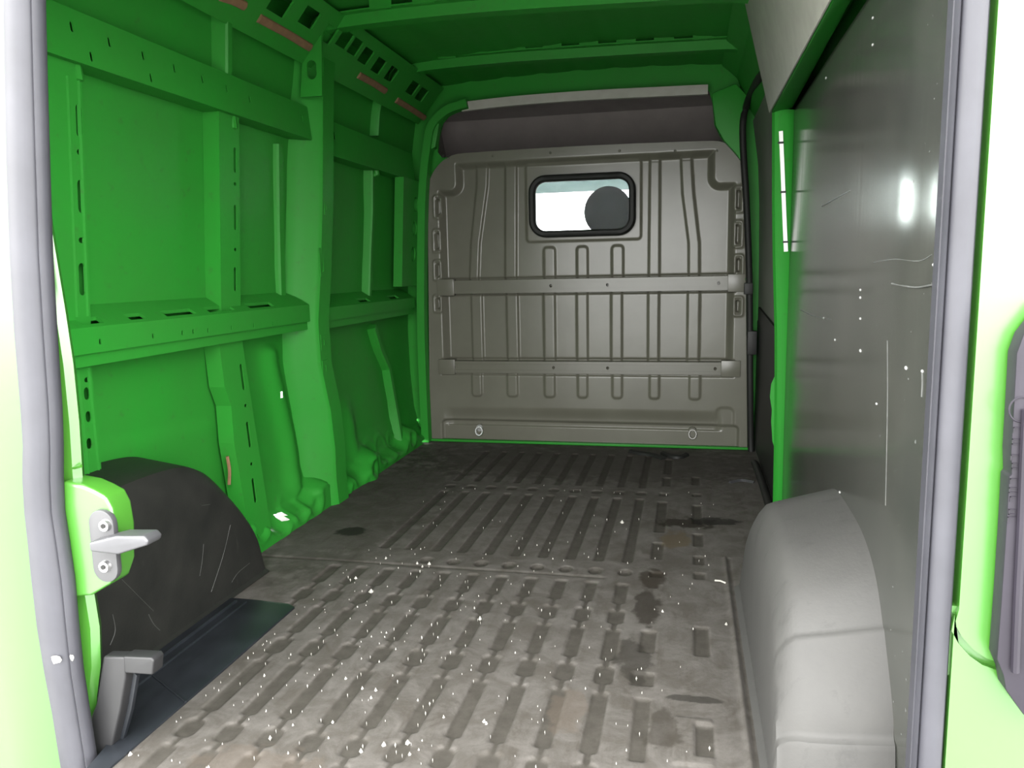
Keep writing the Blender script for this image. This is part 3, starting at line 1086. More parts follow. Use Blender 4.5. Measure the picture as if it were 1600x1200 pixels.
def build_window():
    x0, x1, z0, z1 = WIN
    pts = capsule((x0 + x1) / 2, (z0 + z1) / 2, x1 - x0 - 0.034, z1 - z0 - 0.034, 2)
    r = 0.075
    w, h = x1 - x0 - 0.036, z1 - z0 - 0.036
    cx, cz = (x0 + x1) / 2, (z0 + z1) / 2
    path = []
    for (sx, sz, a0) in ((1, 1, 0), (-1, 1, 90), (-1, -1, 180), (1, -1, 270)):
        for k in range(8):
            a = math.radians(a0 + 90 * k / 7)
            path.append(Vector((cx + sx * (w / 2 - r) + r * math.cos(a), BY, cz + sz * (h / 2 - r) + r * math.sin(a))))
    g = sweep('window_1', path, [(-0.018, 0.02), (-0.018, -0.012), (-0.008, -0.022), (0.008, -0.022), (0.018, -0.012), (0.018, 0.05), (0.0, 0.05)], 'dark_rubber', None, closed=True, axis=(0, 1, 0))
    tag(g, 'small rounded bulkhead window in a black rubber frame', 'window', kind='structure')
    prism('pane', [p + Vector((0, 0.012, 0)) for p in path], (0, 0.005, 0), 'glass', g)
    return g


build_window()


# ================================================================== CAB BEHIND THE WINDOW
def build_cab():
    s = empty('car_seat', (-0.42, 5.05, 0.0))
    tag(s, 'dark cab seat whose rounded headrest shows through the bulkhead window', 'seat')
    c = onY(950, 328, 5.02)
    bm = bmesh.new()
    bmesh.ops.create_uvsphere(bm, u_segments=28, v_segments=18, radius=1.0)
    for v in bm.verts:
        k = v.co
        n = (abs(k.x) ** 2.4 + abs(k.z) ** 2.4) ** (1 / 2.4) if (k.x or k.z) else 1
        v.co = Vector((c.x + k.x * 0.150, 5.02 + k.y * 0.06, c.z - 0.01 + k.z * 0.155))
    adopt(bm_obj('headrest', bm, 'seat', smooth=True), s)
    for dx in (-0.06, 0.06):
        adopt(tube('headrest_post', [(c.x + dx, 5.03, c.z - 0.30), (c.x + dx, 5.02, c.z - 0.05)], 0.008, 'steel'), s)
    bm = bmesh.new()
    add_box(bm, (c.x - 0.24, 4.98, 0.35), (c.x + 0.24, 5.10, c.z - 0.15))
    for v in bm.verts:
        if v.co.z > 0.8:
            v.co.x = c.x + (v.co.x - c.x) * 0.72
    adopt(bm_obj('backrest', bm, 'seat', smooth=True, bevel=0.05, seg=4), s)
    bm = bmesh.new()
    add_box(bm, (c.x - 0.25, 5.02, 0.0), (c.x + 0.25, 5.52, 0.36))
    adopt(bm_obj('seat_cushion', bm, 'seat', smooth=True, bevel=0.05, seg=4), s)
    # cab roof lining with the two sun visors hanging under it
    r = box('ceiling_cab', (-1.55, 4.95, 1.66), (0.40, 6.1, 1.70), 'pale_trim')
    tag(r, 'pale roof lining of the cab seen at the top of the window', 'ceiling', kind='structure')
    ws = prism('windscreen', [Vector((-1.58, 6.18, 0.96)), Vector((0.44, 6.18, 0.96)), Vector((0.44, 5.80, 1.655)), Vector((-1.58, 5.80, 1.655))], (0, 0.006, 0.003), 'glass')
    tag(ws, 'white glowing windscreen seen through the bulkhead window', 'windscreen')
    zb_ = onY(900, 300, 5.86).z
    k_ = (zb_ - 0.96) / 0.695
    prism('shade_band', [Vector((-1.58, 6.17 - 0.38 * k_, zb_)), Vector((0.44, 6.17 - 0.38 * k_, zb_)), Vector((0.44, 5.79, 1.654)), Vector((-1.58, 5.79, 1.654))], (0, -0.004, -0.002), 'tint_glass', ws)
    for nm, x0, x1 in (('wall_cab_blind_left', -1.66, -1.60), ('wall_cab_blind_right', 0.46, 0.52)):
        w = box(nm, (x0, 4.45, -0.02), (x1, 6.2, 1.70), 'black')  # unseen cab side, left windowless to keep sky light off the headrest
        tag(w, 'windowless %s side of the cab, closed to keep sky light off the headrest' % ('left' if x0 < 0 else 'right'), 'wall', kind='structure')
    d = box('dashboard', (-1.58, 5.75, 0.0), (0.44, 6.2, 0.95), 'black', bevel=0.06, seg=3)
    tag(d, 'dark dashboard below the windscreen, beyond the cab seat', 'dashboard')
    f = box('floor_cab', (-1.6, 4.47, -0.06), (0.5, 6.2, -0.0), 'black')
    tag(f, 'dark cab floor beyond the bulkhead', 'floor', kind='structure')


build_cab()


# ================================================================== RIGHT SIDE
def build_wall_right():
    bm = bmesh.new()
    prof = [(0.46, -0.03), (0.50, 0.3), (0.51, 0.8), (0.48, 1.4), (0.44, 1.9), (0.40, 2.06)]
    for (y0, y1) in ((1.34, 4.47),):
        a = [bm.verts.new((x, y0, z)) for x, z in prof]
        b = [bm.verts.new((x, y1, z)) for x, z in prof]
        for i in range(len(prof) - 1):
            bm.faces.new([a[i], a[i + 1], b[i + 1], b[i]])
    o = bm_obj('wall_right', bm, 'green', smooth=True)
    tag(o, 'green right side wall of the van behind the lining boards', 'wall', kind='structure')
    # sliding door pillar
    Y0 = 3.17
    L = [onY(x, y, Y0) for x, y in ((1207, 178), (1207, 300), (1208, 400), (1211, 520), (1211, 600), (1210, 700), (1208, 800), (1207, 860))]
    R = [onY(x, y, Y0) for x, y in ((1238, 165), (1239, 300), (1240, 400), (1241, 520), (1241, 600), (1240, 700), (1233, 800), (1231, 860))]
    bm = bmesh.new()
    rings = []
    for l, r in zip(L, R):
        w = r.x - l.x
        z = (l.z + r.z) / 2
        rings.append([bm.verts.new(q) for q in ((l.x + 0.02, Y0 + 0.14, z), (l.x, Y0 + 0.02, z), (l.x + 0.008, Y0 + 0.004, z), (l.x + w * 0.3, Y0 - 0.004, z), (l.x + w * 0.7, Y0 - 0.002, z), (r.x, Y0 + 0.006, z), (r.x + 0.03, Y0 + 0.03, z), (0.48, Y0 + 0.14, z))])
    for a, b in zip(rings[:-1], rings[1:]):
        n = len(a)
        for i in range(n):
            bm.faces.new([a[i], a[(i + 1) % n], b[(i + 1) % n], b[i]])
    pil = bm_obj('pillar', bm, 'green', o, smooth=True, angle=30)
    # matte white strip painted in for the daylight highlight on the pillar
    st = [onY(x, y, Y0 - 0.006) for x, y in ((1220, 205), (1222, 250), (1224, 300), (1226, 350), (1228, 393))]
    sweep('highlight_strip', st, [(-0.007, -0.004), (-0.007, 0.003), (0.007, 0.003), (0.007, -0.004)], 'highlight_white', pil, axis=(0, -1, 0))
    for py in (223, 300, 378):  # dark ticks breaking up the painted highlight
        q = onY(1219 + (py - 205) * 0.048, py, Y0 - 0.010)
        box('clip', (q.x - 0.010, q.y - 0.003, q.z - 0.0035), (q.x + 0.010, q.y + 0.004, q.z + 0.0035), 'black', pil)
    # torn lip on the pillar's door side
    lip = [onY(x, y, Y0 + 0.02) for x, y in ((1212, 585), (1205, 600), (1203, 620), (1206, 640), (1205, 660), (1207, 690), (1212, 705), (1215, 640))]
    prism('torn_lip', lip, (0, 0.006, 0), 'green', pil)
    q = onY(1234, 500, Y0 - 0.004)
    box('screw', (q.x - 0.008, q.y - 0.004, q.z - 0.003), (q.x + 0.006, q.y + 0.008, q.z + 0.003), 'black', pil)
    # ledge rail under the upper board
    a = onY(1206, 176, 3.17)
    b = onX(1303, 0, a.x + 0.012)
    c = onX(1331, 0, 0.368)
    dpt = onX(1238, 168, 0.368)
    far_in, far_out = Vector((a.x, 3.19, a.z)), Vector((0.372, 3.19, dpt.z))
    k = 1.72
    near_in = far_in + (b - far_in) * k
    near_out = far_out + (c - far_out) * k
    bm = bmesh.new()
    lo = [bm.verts.new(p) for p in (far_in, far_out, near_out, near_in)]
    hi = [bm.verts.new(p + Vector((0, 0, 0.05))) for p in (far_in, far_out, near_out, near_in)]
    bm.faces.new(lo)
    bm.faces.new(hi)
    for i in range(4):
        bm.faces.new([lo[i], lo[(i + 1) % 4], hi[(i + 1) % 4], hi[i]])
    bm_obj('upper_rail', bm, 'green', o, smooth=True, bevel=0.008)
    # right cant rail
    bm = bmesh.new()
    pr = [(0.44, 1.72), (0.335, 1.74), (0.30, 1.80), (0.235, 1.955), (0.16, 2.02), (0.44, 2.04)]
    a_ = [bm.verts.new((x, 1.36, z)) for x, z in pr]
    b_ = [bm.verts.new((x, 4.40, z)) for x, z in pr]
    for i in range(len(pr)):
        j = (i + 1) % len(pr)
        bm.faces.new([a_[i], a_[j], b_[j], b_[i]])
    bm.faces.new(a_)
    bm.faces.new(b_[::-1])
    bm_obj('cant_rail', bm, 'green', o, smooth=True, angle=20)
    return o, far_in, near_in


wall_right, EDGE_FAR, EDGE_NEAR = build_wall_right()


def build_upper_board():
    # sloping pale board over the ledge rail
    top_far = onY(1163, -12, 3.19)
    run = EDGE_NEAR - EDGE_FAR
    up = (top_far - EDGE_FAR) * 1.06
    off = Vector((-0.004, 0, 0.004))
    pts = [EDGE_FAR + off, EDGE_NEAR + off, EDGE_NEAR + up + off, EDGE_FAR + up + off]
    n = run.cross(up).normalized()
    if n.x > 0:
        n = -n
    o = prism('lining_board', [p + n * 0.004 for p in pts], -n * 0.006, 'white_board', bevel=0.0015)
    tag(o, 'pale grey hardboard panel sloping above the glossy dark board at upper right', 'board', 'wall lining boards')


build_upper_board()


def build_dark_board():
    ys = np.arange(1.318, 3.176, 0.012)
    zs = np.arange(0.0, 1.572, 0.012)
    Y, Z = np.meshgrid(ys, zs, indexing='ij')
    X = 0.372 + 0.002 * np.sin(Y * 2.1 + 0.6) + 0.0012 * np.sin(Z * 3.3 + Y)
    # the rear edge of the board springs outward a little
    dd = np.clip(1.60 - Y, 0, 1)
    X = X + 0.05 * dd * sstep(dd / 0.20)
    # horizontal crease pressed in near the rear edge
    X = X + 0.003 * np.exp(-((Z - (0.955 + 0.01 * np.sin(Y * 14))) / 0.006) ** 2) * sstep((1.55 - Y) / 0.1)
    o = grid_mesh('lining_board', np.stack([X, Y, Z], -1), 'board')
    sol = o.modifiers.new('thickness', 'SOLIDIFY')
    sol.thickness = 0.006
    sol.offset = 1.0
    tag(o, 'tall glossy dark lining board covering the right side wall, scuffed', 'board', 'wall lining boards')
    # screw heads, nicks and scratches in the board
    def bx(y, z):
        e = max(1.60 - y, 0.0)
        return 0.05 * e * float(sstep(e / 0.20)) + 0.372 + 0.002 * math.sin(y * 2.1 + 0.6) + 0.0012 * math.sin(z * 3.3 + y)
    for (px, py, r) in ((1346, 453, 3), (1346, 465, 3.4), (1346, 498, 3), (1346, 548, 4), (1306, 531, 3), (1413, 575, 5), (1288, 497, 3), (1432, 580, 4), (1371, 631, 3), (1364, 70, 3), (1364, 28, 3), (1290, 122, 3), (1448, 414, 4), (1313, 769, 3)):
        q = onX(px, py, 0.371)
        bm = bmesh.new()
        bmesh.ops.create_uvsphere(bm, u_segments=8, v_segments=6, radius=1.0)
        rr = r * 0.0006 * q.y / 1.2
        for v in bm.verts:
            v.co = Vector((v.co.x * 0.0022 + bx(q.y, q.z), v.co.y * rr * 2.0 + q.y, v.co.z * rr + q.z))
        bm_obj('nick', bm, 'nick', o, smooth=True)
    for line, r in ((((1395, 443), (1425, 449), (1448, 445), (1468, 446)), 0.0015), (((1388, 532), (1388, 620), (1386, 720), (1384, 790)), 0.0005), (((1432, 580), (1432, 600), (1431, 620)), 0.0013),
                    (((1285, 322), (1300, 314), (1322, 302), (1330, 298)), 0.0016), (((1250, 484), (1272, 494), (1300, 499)), 0.0010), (((1366, 410), (1400, 405), (1430, 408), (1446, 398)), 0.0007)):
        pts = [onX(x, y, 0.371) for x, y in line]
        tube('scratch', catmull([Vector((bx(p.y, p.z) - 0.0003, p.y, p.z)) for p in pts], 5), r, 'scratch', o, n=6)
    return o


dark_board = build_dark_board()


def build_sliding_door():
    X0 = 0.352
    bm = bmesh.new()
    prof = [(0.362, 0.0), (0.366, 0.3), (0.368, 0.8), (0.360, 1.3), (0.345, 1.58), (0.318, 1.74)]
    up = [(x, z) for x, z in prof]
    q0 = onX(1190, 500, 0.366)
    split = 0.72
    ycut0, ycut1 = 3.22, 4.43

    def sheet(z0, z1, off, mat, name, par):
        bmm = bmesh.new()
        zz = np.linspace(z0, z1, 9)
        xx = np.interp(zz, [p[1] for p in prof], [p[0] for p in prof]) + off
        rows = []
        for x, z in zip(xx, zz):
            rows.append([bmm.verts.new((x, ycut0, z)), bmm.verts.new((x, ycut1, z)), bmm.verts.new((x + 0.02, ycut1, z)), bmm.verts.new((x + 0.02, ycut0, z))])
        for a, b in zip(rows[:-1], rows[1:]):
            for i in range(4):
                bmm.faces.new([a[i], a[(i + 1) % 4], b[(i + 1) % 4], b[i]])
        bmm.faces.new(rows[0])
        bmm.faces.new(rows[-1][::-1])
        return bm_obj(name, bmm, mat, par)
    bm.free()
    d = sheet(0.0, 1.74, 0.004, 'door_grey', 'door_1', None)
    tag(d, 'closed sliding side door lined in grey board, between green pillar and bulkhead', 'door', kind='structure')
    sheet(0.02, 0.70, 0.0, 'black', 'lower_lining', d)
    # sloped step edge of the lower lining
    prism('lining_edge', [Vector((0.360, 4.30, 0.70)), Vector((0.360, 3.22, 0.63)), Vector((0.360, 3.22, 0.72)), Vector((0.360, 4.30, 0.78))], (0.01, 0, 0), 'black', d)
    # rubber seal around the door opening
    pts = [onY(x, y, 4.325) for x, y in ((1174, 716), (1172, 600), (1171, 450), (1167, 330), (1161, 230), (1161, 190), (1166, 165))]
    pts = [Vector((min(p.x, 0.352), p.y, p.z)) for p in pts]
    pts.append(onY(1176, 140, 4.1))
    pts.append(onY(1189, 118, 3.6))
    pts.append(onY(1200, 110, 3.3))
    foot = [onZ(1205, 800, 0.012), onZ(1192, 758, 0.012), onZ(1180, 725, 0.012)]
    path = catmull(foot + pts, 5)
    tube('door_seal', path, 0.017, 'dark_rubber', d, n=10)
    for (x0, y0, x1, y1) in ((1163, 442, 1176, 460), (1168, 517, 1182, 554)):
        a, b = onY(x0, y0, 4.32), onY(x1, y1, 4.32)
        box('lock_block', (a.x, 4.30, b.z), (b.x, 4.35, a.z), 'black', d, bevel=0.006)
    return d


build_sliding_door()


# ================================================================== WHEEL ARCH COVERS
def arch(name, wall_x, inner_x, prof, drop, mat, label, creases=()):
    """moulded box over the wheel: (Y, Z) profile at the wall; the top falls towards the aisle and rounds into an upright face"""
    P = []
    prof = catmull([Vector((0, y, z)) for y, z in prof], 14)
    # stepped mouldings across the rear slope: below each crease the shell stands a little further out
    base = [p.copy() for p in prof]
    for i, p in enumerate(base):
        t_ = (base[min(i + 1, len(base) - 1)] - base[max(i - 1, 0)]).normalized()
        n_ = Vector((0, -t_.z, t_.y))
        if p.y < 1.75:
            prof[i] = p + n_ * sum(a * float(sstep((zc - p.z) / 0.012)) for zc, a in creases)
    ts = [0.0, 0.25, 0.5, 0.75, 0.84, 0.92, 0.97, 1.0]
    n = len(prof)
    ztop = max(p.z for p in prof)
    for p in prof:
        row = []
        for k, t in enumerate(ts):
            x = wall_x + (inner_x - wall_x) * t
            f = drop * t + (0.055 * max(0, (t - 0.80) / 0.20) ** 2.0)
            z = max(p.z - f * (p.z / ztop), 0)
            # ends taper a little towards the aisle
            ymid = 1.95
            y = ymid + (p.y - ymid) * (1 - 0.045 * max(0, (t - 0.6) / 0.4) ** 2)
            row.append((x, y, z))
        last = row[-1]
        sgn = 1 if inner_x > wall_x else -1
        row.append((last[0] + 0.006 * sgn, last[1], last[2] * 0.9))
        row.append((last[0] + 0.012 * sgn, last[1], last[2] * 0.5))
        row.append((last[0] + 0.015 * sgn, last[1], 0.012 if last[2] > 0.012 else last[2]))
        row.append((last[0] + 0.030 * sgn, last[1], 0.004))
        P.append(row)
    o = grid_mesh(name, np.array(P), mat)
    o.data.set_sharp_from_angle(angle=math.radians(32))
    return tag(o, label, 'wheel arch cover', 'wheel arch covers')


al = arch('wheel_arch_cover', -1.60, -1.405,
          ((1.40, 0.0), (1.42, 0.22), (1.50, 0.40), (1.62, 0.475), (1.78, 0.49), (1.96, 0.478), (2.06, 0.440), (2.14, 0.375), (2.24, 0.265), (2.30, 0.175), (2.325, 0.08), (2.33, 0.0)),
          0.03, 'arch_dark', 'black moulded wheel arch cover against the green left wall')
ar = arch('wheel_arch_cover', 0.378, 0.182,
          ((1.435, 0.0), (1.45, 0.10), (1.472, 0.186), (1.525, 0.285), (1.565, 0.344), (1.62, 0.390), (1.70, 0.422), (1.80, 0.438), (1.98, 0.442), (2.08, 0.432), (2.20, 0.385), (2.33, 0.29), (2.43, 0.15), (2.46, 0.0)),
          0.060, 'arch_dusty_lit', 'dusty moulded wheel arch cover, its grey lightened for sky light, in front of the glossy dark board', ((0.315, 0.007), (0.135, 0.012)))


def scratch_arch():
    from mathutils.bvhtree import BVHTree
    bvh = BVHTree.FromPolygons([v.co for v in al.data.vertices], [tuple(p.vertices) for p in al.data.polygons])
    cpos = Vector((0, 0, CAM_H))
    for line, r in ((((190, 905), (215, 930), (240, 955)), 0.0010), (((318, 850), (316, 875), (312, 900)), 0.0008), (((360, 820), (348, 870), (330, 925)), 0.0010), (((390, 880), (372, 895), (362, 910)), 0.0012), (((176, 960), (180, 985), (172, 1008)), 0.0012), (((232, 960), (240, 975), (250, 985)), 0.0016), (((315, 790), (328, 788)), 0.0012)):
        pts = [bvh.ray_cast(cpos, ray(x, y).normalized())[0] for x, y in line]
        if all(p is not None for p in pts):
            tube('scratch', catmull(pts, 4), r, 'arch_scratch', al, n=5)


scratch_arch()

# ================================================================== REAR DOOR FRAME
RY = 1.30


def build_rear_frame():
    # left rear pillar: flat flange seen beside the seal, turned back to the side wall
    edge = [(56, 0), (64, 165), (75, 333), (86, 400), (101, 490), (113, 570), (122, 660), (127, 740), (132, 800), (146, 930), (154, 980), (156, 1040), (150, 1090), (146, 1200)]
    E = [onY(x, y, 1.355) for x, y in edge]
    E = [Vector((E[0].x + 0.02, 1.355, 1.95))] + E + [Vector((E[-1].x, 1.355, -0.5))]
    bm = bmesh.new()
    rings = []
    for p in E:
        z = p.z
        rings.append([bm.verts.new(q) for q in ((-1.335, 1.325, z), (p.x - 0.012, 1.345, z), (p.x, 1.358, z), (p.x - 0.01, 1.375, z), (-1.62, 1.60, z), (-1.80, 1.55, z), (-1.82, 1.36, z), (-1.78, 1.30, z), (-1.42, 1.295, z), (-1.36, 1.310, z))])
    for a, b in zip(rings[:-1], rings[1:]):
        n = len(a)
        for i in range(n):
            bm.faces.new([a[i], a[(i + 1) % n], b[(i + 1) % n], b[i]])
    bm.faces.new(rings[0])
    bm.faces.new(rings[-1][::-1])
    o = bm_obj('trim_1', bm, 'green_gloss', smooth=True, angle=35)
    tag(o, 'bright green left rear door pillar beside the grey seal', 'pillar', kind='structure')
    # seam line across the pillar flange
    a, b = onY(92, 737, 1.348), onY(127, 728, 1.348)
    tube('seam', [a, b], 0.0035, 'green_gloss', o, n=6)
    # swelling that carries the striker
    ol = [(96, 752), (128, 758), (146, 766), (164, 776), (174, 795), (180, 830), (181, 885), (172, 913), (142, 931), (112, 934), (104, 925), (96, 850)]
    prism('striker_mount', [onY(x, y, 1.318) for x, y in ol], (0, 0.06, 0), 'green_gloss', o, bevel=0.016, seg=4)

    # right jamb in two pressed pieces with a curved joint
    j = box('trim_2', (0.405, 1.325, -0.2), (0.80, 1.42, 2.1), 'green_gloss', None, bevel=0.012, seg=3)
    tag(j, 'overexposed green right rear door jamb beside the grey seal', 'jamb', kind='structure')
    Yj = 1.285
    arc = [(1487, 955), (1492, 975), (1503, 995), (1520, 1014), (1540, 1028), (1562, 1036), (1640, 1045)]
    up = [onY(x, y, Yj) for x, y in arc]
    pts = [Vector((0.419, Yj, up[0].z + 0.004))] + up[1:] + [Vector((0.80, Yj, up[-1].z)), Vector((0.80, Yj, 2.1)), Vector((0.419, Yj, 2.1))]
    prism('upper_pressing', pts, (0, 0.05, 0), 'green_gloss', j)
    lw = [p + Vector((-0.004, 0, -0.012)) for p in up]
    pts = [Vector((0.4135, Yj, lw[0].z + 0.006))] + lw[1:] + [Vector((0.80, Yj, lw[-1].z)), Vector((0.80, Yj, -0.2)), Vector((0.4135, Yj, -0.2))]
    prism('lower_pressing', pts, (0, 0.05, 0), 'green_gloss', j)
    box('joint', (0.40, Yj + 0.012, up[-1].z - 0.03), (0.80, Yj + 0.045, up[0].z + 0.004), 'green_gloss', j)
    # roof edge over the opening, outside the picture
    h = box('trim_3', (-1.8, 1.31, 1.79), (0.80, 1.44, 2.12), 'green_gloss', None, bevel=0.01)
    tag(h, 'green header over the rear door opening', 'header', kind='structure')
    s = box('trim_4', (-1.8, 1.10, -0.58), (0.80, 1.28, -0.36), 'black', None, bevel=0.01)
    tag(s, 'dark rear bumper below the door opening', 'bumper', kind='structure')


build_rear_frame()


def build_seal():
    left = [(63, 0, 8), (66, 120, 10), (70, 250, 12), (75, 400, 17), (82, 520, 24), (90, 640, 34), (92, 700, 38), (92, 750, 37), (94, 800, 40), (102, 850, 45), (110, 905, 50), (117, 980, 59), (124, 1050, 71), (133, 1110, 83), (147, 1200, 97)]
    inner, wid = [], []
    for xi, y, xo in left:
        a, b = onY(xi, y, RY), onY(xo, y, RY)
        inner.append(a)
        wid.append(a.x - b.x)
    # closed loop, inner edge of the seal; right jamb upwards, over the top, down the left
    path = []
    sc = []
    for z in np.linspace(0.0, 1.60, 14):
        path.append(Vector((0.367, RY, z)))
        sc.append(0.046)
    for k in range(1, 7):
        a = math.radians(90 * k / 6)
        path.append(Vector((0.367 - 0.12 + 0.12 * math.cos(a), RY, 1.63 + 0.12 * math.sin(a))))
        sc.append(0.05)
    path.append(Vector((-0.4, RY, 1.76)))
    sc.append(0.06)
    for k in range(0, 6):
        a = math.radians(90 + 90 * k / 6)
        path.append(Vector((-1.02 + 0.12 * math.cos(a), RY, 1.63 + 0.12 * math.sin(a))))
        sc.append(0.07)
    path.append(Vector((-1.148, RY, 1.57)))
    sc.append(0.074)
    for p, w in zip(inner, wid):
        path.append(p)
        sc.append(w)
    path.append(Vector((-1.19, RY, -0.09)))
    sc.append(0.075)
    path.append(Vector((-1.12, RY, -0.13)))
    sc.append(0.06)
    path.append(Vector((0.27, RY, -0.13)))
    sc.append(0.05)
    path.append(Vector((0.35, RY, -0.09)))
    sc.append(0.046)
    # profile scaled by width: a = 0 inner edge, positive outwards
    prof = [(0.03, 0.016), (0.0, 0.004), (0.025, -0.006), (0.08, -0.012), (0.135, -0.010), (0.165, -0.001), (0.20, -0.011), (0.34, -0.019), (0.85, -0.016), (0.98, -0.004), (1.0, 0.022), (0.5, 0.03)]
    # sweep's normal is axis x tangent; on the right side going up with axis +Y it points to +X (outwards)
    o = sweep('door_seal', path, prof, 'seal', None, closed=True, axis=(0, 1, 0), scales=sc, angle=70)
    tag(o, 'grey rubber weather seal looping round the rear door opening', 'seal')
    box('inner_lip', (0.3655, RY, 0.0), (0.3695, 1.326, 1.56), 'seal', o)
    # pale scuffs on the seal
    for (px, py, w_, h_) in ((88, 1030, 0.018, 0.012), (112, 1027, 0.006, 0.008)):
        q = onY(px, py, RY - 0.0215)
        bm = bmesh.new()
        n = 9
        ring = [bm.verts.new((q.x + w_ * math.cos(a) * random.uniform(.6, 1.1), q.y + random.uniform(-.001, .002), q.z + h_ * math.sin(a) * random.uniform(.6, 1.1))) for a in np.linspace(0, 2 * math.pi, n, endpoint=False)]
        c = bm.verts.new((q.x, q.y - 0.002, q.z))
        for i in range(n):
            bm.faces.new([c, ring[i], ring[(i + 1) % n]])
        bm_obj('scuff', bm, 'crumb', o, smooth=True)


build_seal()


def build_striker():
    s = empty('door_striker', onY(162, 855, 1.31))
    tag(s, 'grey steel door striker with tongue bolted to the left rear pillar', 'striker')
    cx, cz = onY(163, 853, 1.312).x, onY(163, 853, 1.312).z
    ol = capsule(cx, cz, 0.058, 0.152, 6)
    adopt(prism('plate', [Vector((u, 1.308, v)) for u, v in ol], (0, 0.014, 0), 'grey_plastic', bevel=0.003), s)
    for (px, py) in ((164, 821), (164, 885)):
        q = onY(px, py, 1.305)
        b = empty('bolt', q)
        b.parent = s
        b.matrix_parent_inverse = Matrix.Translation(-Vector(s.location))
        bm = bmesh.new()
        bmesh.ops.create_cone(bm, cap_ends=True, segments=20, radius1=0.0135, radius2=0.011, depth=0.010)
        bmesh.ops.rotate(bm, verts=bm.verts, cent=(0, 0, 0), matrix=Matrix.Rotation(math.radians(90), 3, 'X'))
        bm_obj('bolt_head', bm, 'steel', b, smooth=True)
        bm = bmesh.new()
        bmesh.ops.create_cone(bm, cap_ends=True, segments=6, radius1=0.0055, radius2=0.0055, depth=0.003)
        bmesh.ops.rotate(bm, verts=bm.verts, cent=(0, 0, 0), matrix=Matrix.Rotation(math.radians(90), 3, 'X'))
        bmesh.ops.translate(bm, verts=bm.verts, vec=(0, -0.0055, 0))
        bm_obj('bolt_socket', bm, 'black', b)
    # tongue reaching into the opening
    T = [onY(x, y, 1.28) for x, y in ((138, 848), (180, 838), (224, 838), (231, 846), (229, 853), (184, 867), (140, 862))]
    adopt(prism('tongue', T, (0, 0.045, 0), 'dull_steel', bevel=0.006, seg=3), s)


build_striker()


def build_rear_cover():
    Y0 = 1.245
    ol = [(1640, 470), (1600, 522), (1589, 552), (1584, 640), (1580, 705), (1581, 742), (1577, 745), (1573, 820), (1565, 940), (1558, 1030), (1568, 1055), (1572, 1078), (1600, 1118), (1640, 1140)]
    o = prism('lamp_back_cover', [onY(x, y, Y0) for x, y in ol], (0, 0.035, 0), 'purple_black', bevel=0.004)
    tag(o, 'violet-black plastic cover at the right edge with embossed marks', 'cover')
    rb = [onY(x, y, Y0 - 0.006) for x, y in ((1604, 640), (1600, 720), (1596, 820), (1590, 940), (1586, 1050))]
    tube('ridge', rb, 0.006, 'purple_black', o, n=8)
    # worn embossed markings, too faint to read
    q = onY(1596, 640, Y0 - 0.001)
    tube('embossed_ring', [(q.x + 0.016 * math.cos(a), q.y, q.z + 0.018 * math.sin(a)) for a in np.linspace(0, 2 * math.pi, 20, endpoint=False)], 0.0013, 'purple_black', o, closed=True, n=5)
    bm = bmesh.new()
    for k, py in enumerate((672, 690, 715, 728, 752, 766, 780, 800, 812)):
        q = onY(1588 - (py - 672) * 0.05, py, Y0 - 0.001)
        w_ = 0.004 + 0.001 * (k % 3)
        add_box(bm, (q.x - w_, q.y - 0.001, q.z - 0.004), (q.x - w_ + 0.0014, q.y + 0.001, q.z + 0.004))
        add_box(bm, (q.x - w_, q.y - 0.001, q.z + 0.003), (q.x + w_, q.y + 0.001, q.z + 0.0042))
        if k % 2:
            add_box(bm, (q.x - w_, q.y - 0.001, q.z - 0.004), (q.x + w_, q.y + 0.001, q.z - 0.0028))
    bm_obj('embossed_marks', bm, 'purple_black', o)


build_rear_cover()


def build_threshold():
    # flat plastic strip between the black wheel arch and the ribbed floor
    pts = [Vector(p) for p in ((-1.147, 1.24, 0.006), (-1.147, 2.055, 0.006), (-1.175, 2.075, 0.006), (-1.30, 2.085, 0.006), (-1.42, 2.085, 0.006), (-1.42, 1.41, 0.006), (-1.26, 1.41, 0.006), (-1.21, 1.33, 0.006), (-1.19, 1.24, 0.006))]
    o = prism('sill_strip', pts, (0, 0, -0.010), 'strip', bevel=0.003)
    tag(o, 'blue-black plastic sill strip on the floor beside the black wheel arch', 'sill strip')
    for (x0, r) in ((-1.345, 0.006), (-1.31, 0.004)):
        tube('ridge', [(x0, 1.42, 0.006), (x0, 1.7, 0.006), (x0 - 0.003, 2.06, 0.006)], r, 'strip', o, n=8)
    a, b = onZ(238, 1055, 0.007), onZ(290, 1097, 0.007)
    tube('ridge', [a, (a + b) / 2, b], 0.003, 'strip', o, n=6)
    # upstanding end cap at the left corner of the sill
    e = empty('sill_end_cap', (-1.19, 1.34, 0.0))
    tag(e, 'upright grey plastic end cap of the door sill under the striker', 'end cap')
    web = [onY(x, y, 1.335) for x, y in ((161, 1026), (196, 1027), (196, 1060), (188, 1110), (176, 1160), (164, 1215), (140, 1215), (142, 1120), (150, 1100))]
    adopt(prism('web', web, (0, 0.03, 0), 'cap_grey', bevel=0.005, seg=3), e)
    fl = [onY(x, y, 1.335) for x, y in ((192, 1026), (236, 1028), (240, 1033), (238, 1055), (194, 1052))]
    adopt(prism('flange', fl, (0, 0.035, 0), 'cap_grey', bevel=0.004, seg=3), e)
    side = [Vector(onY(x, y, 1.36)) for x, y in ((196, 1040), (214, 1056), (205, 1110), (190, 1165), (172, 1205), (160, 1205))]
    adopt(prism('side_wall', side, (0, 0.012, 0), 'strip', bevel=0.003), e)


build_threshold()


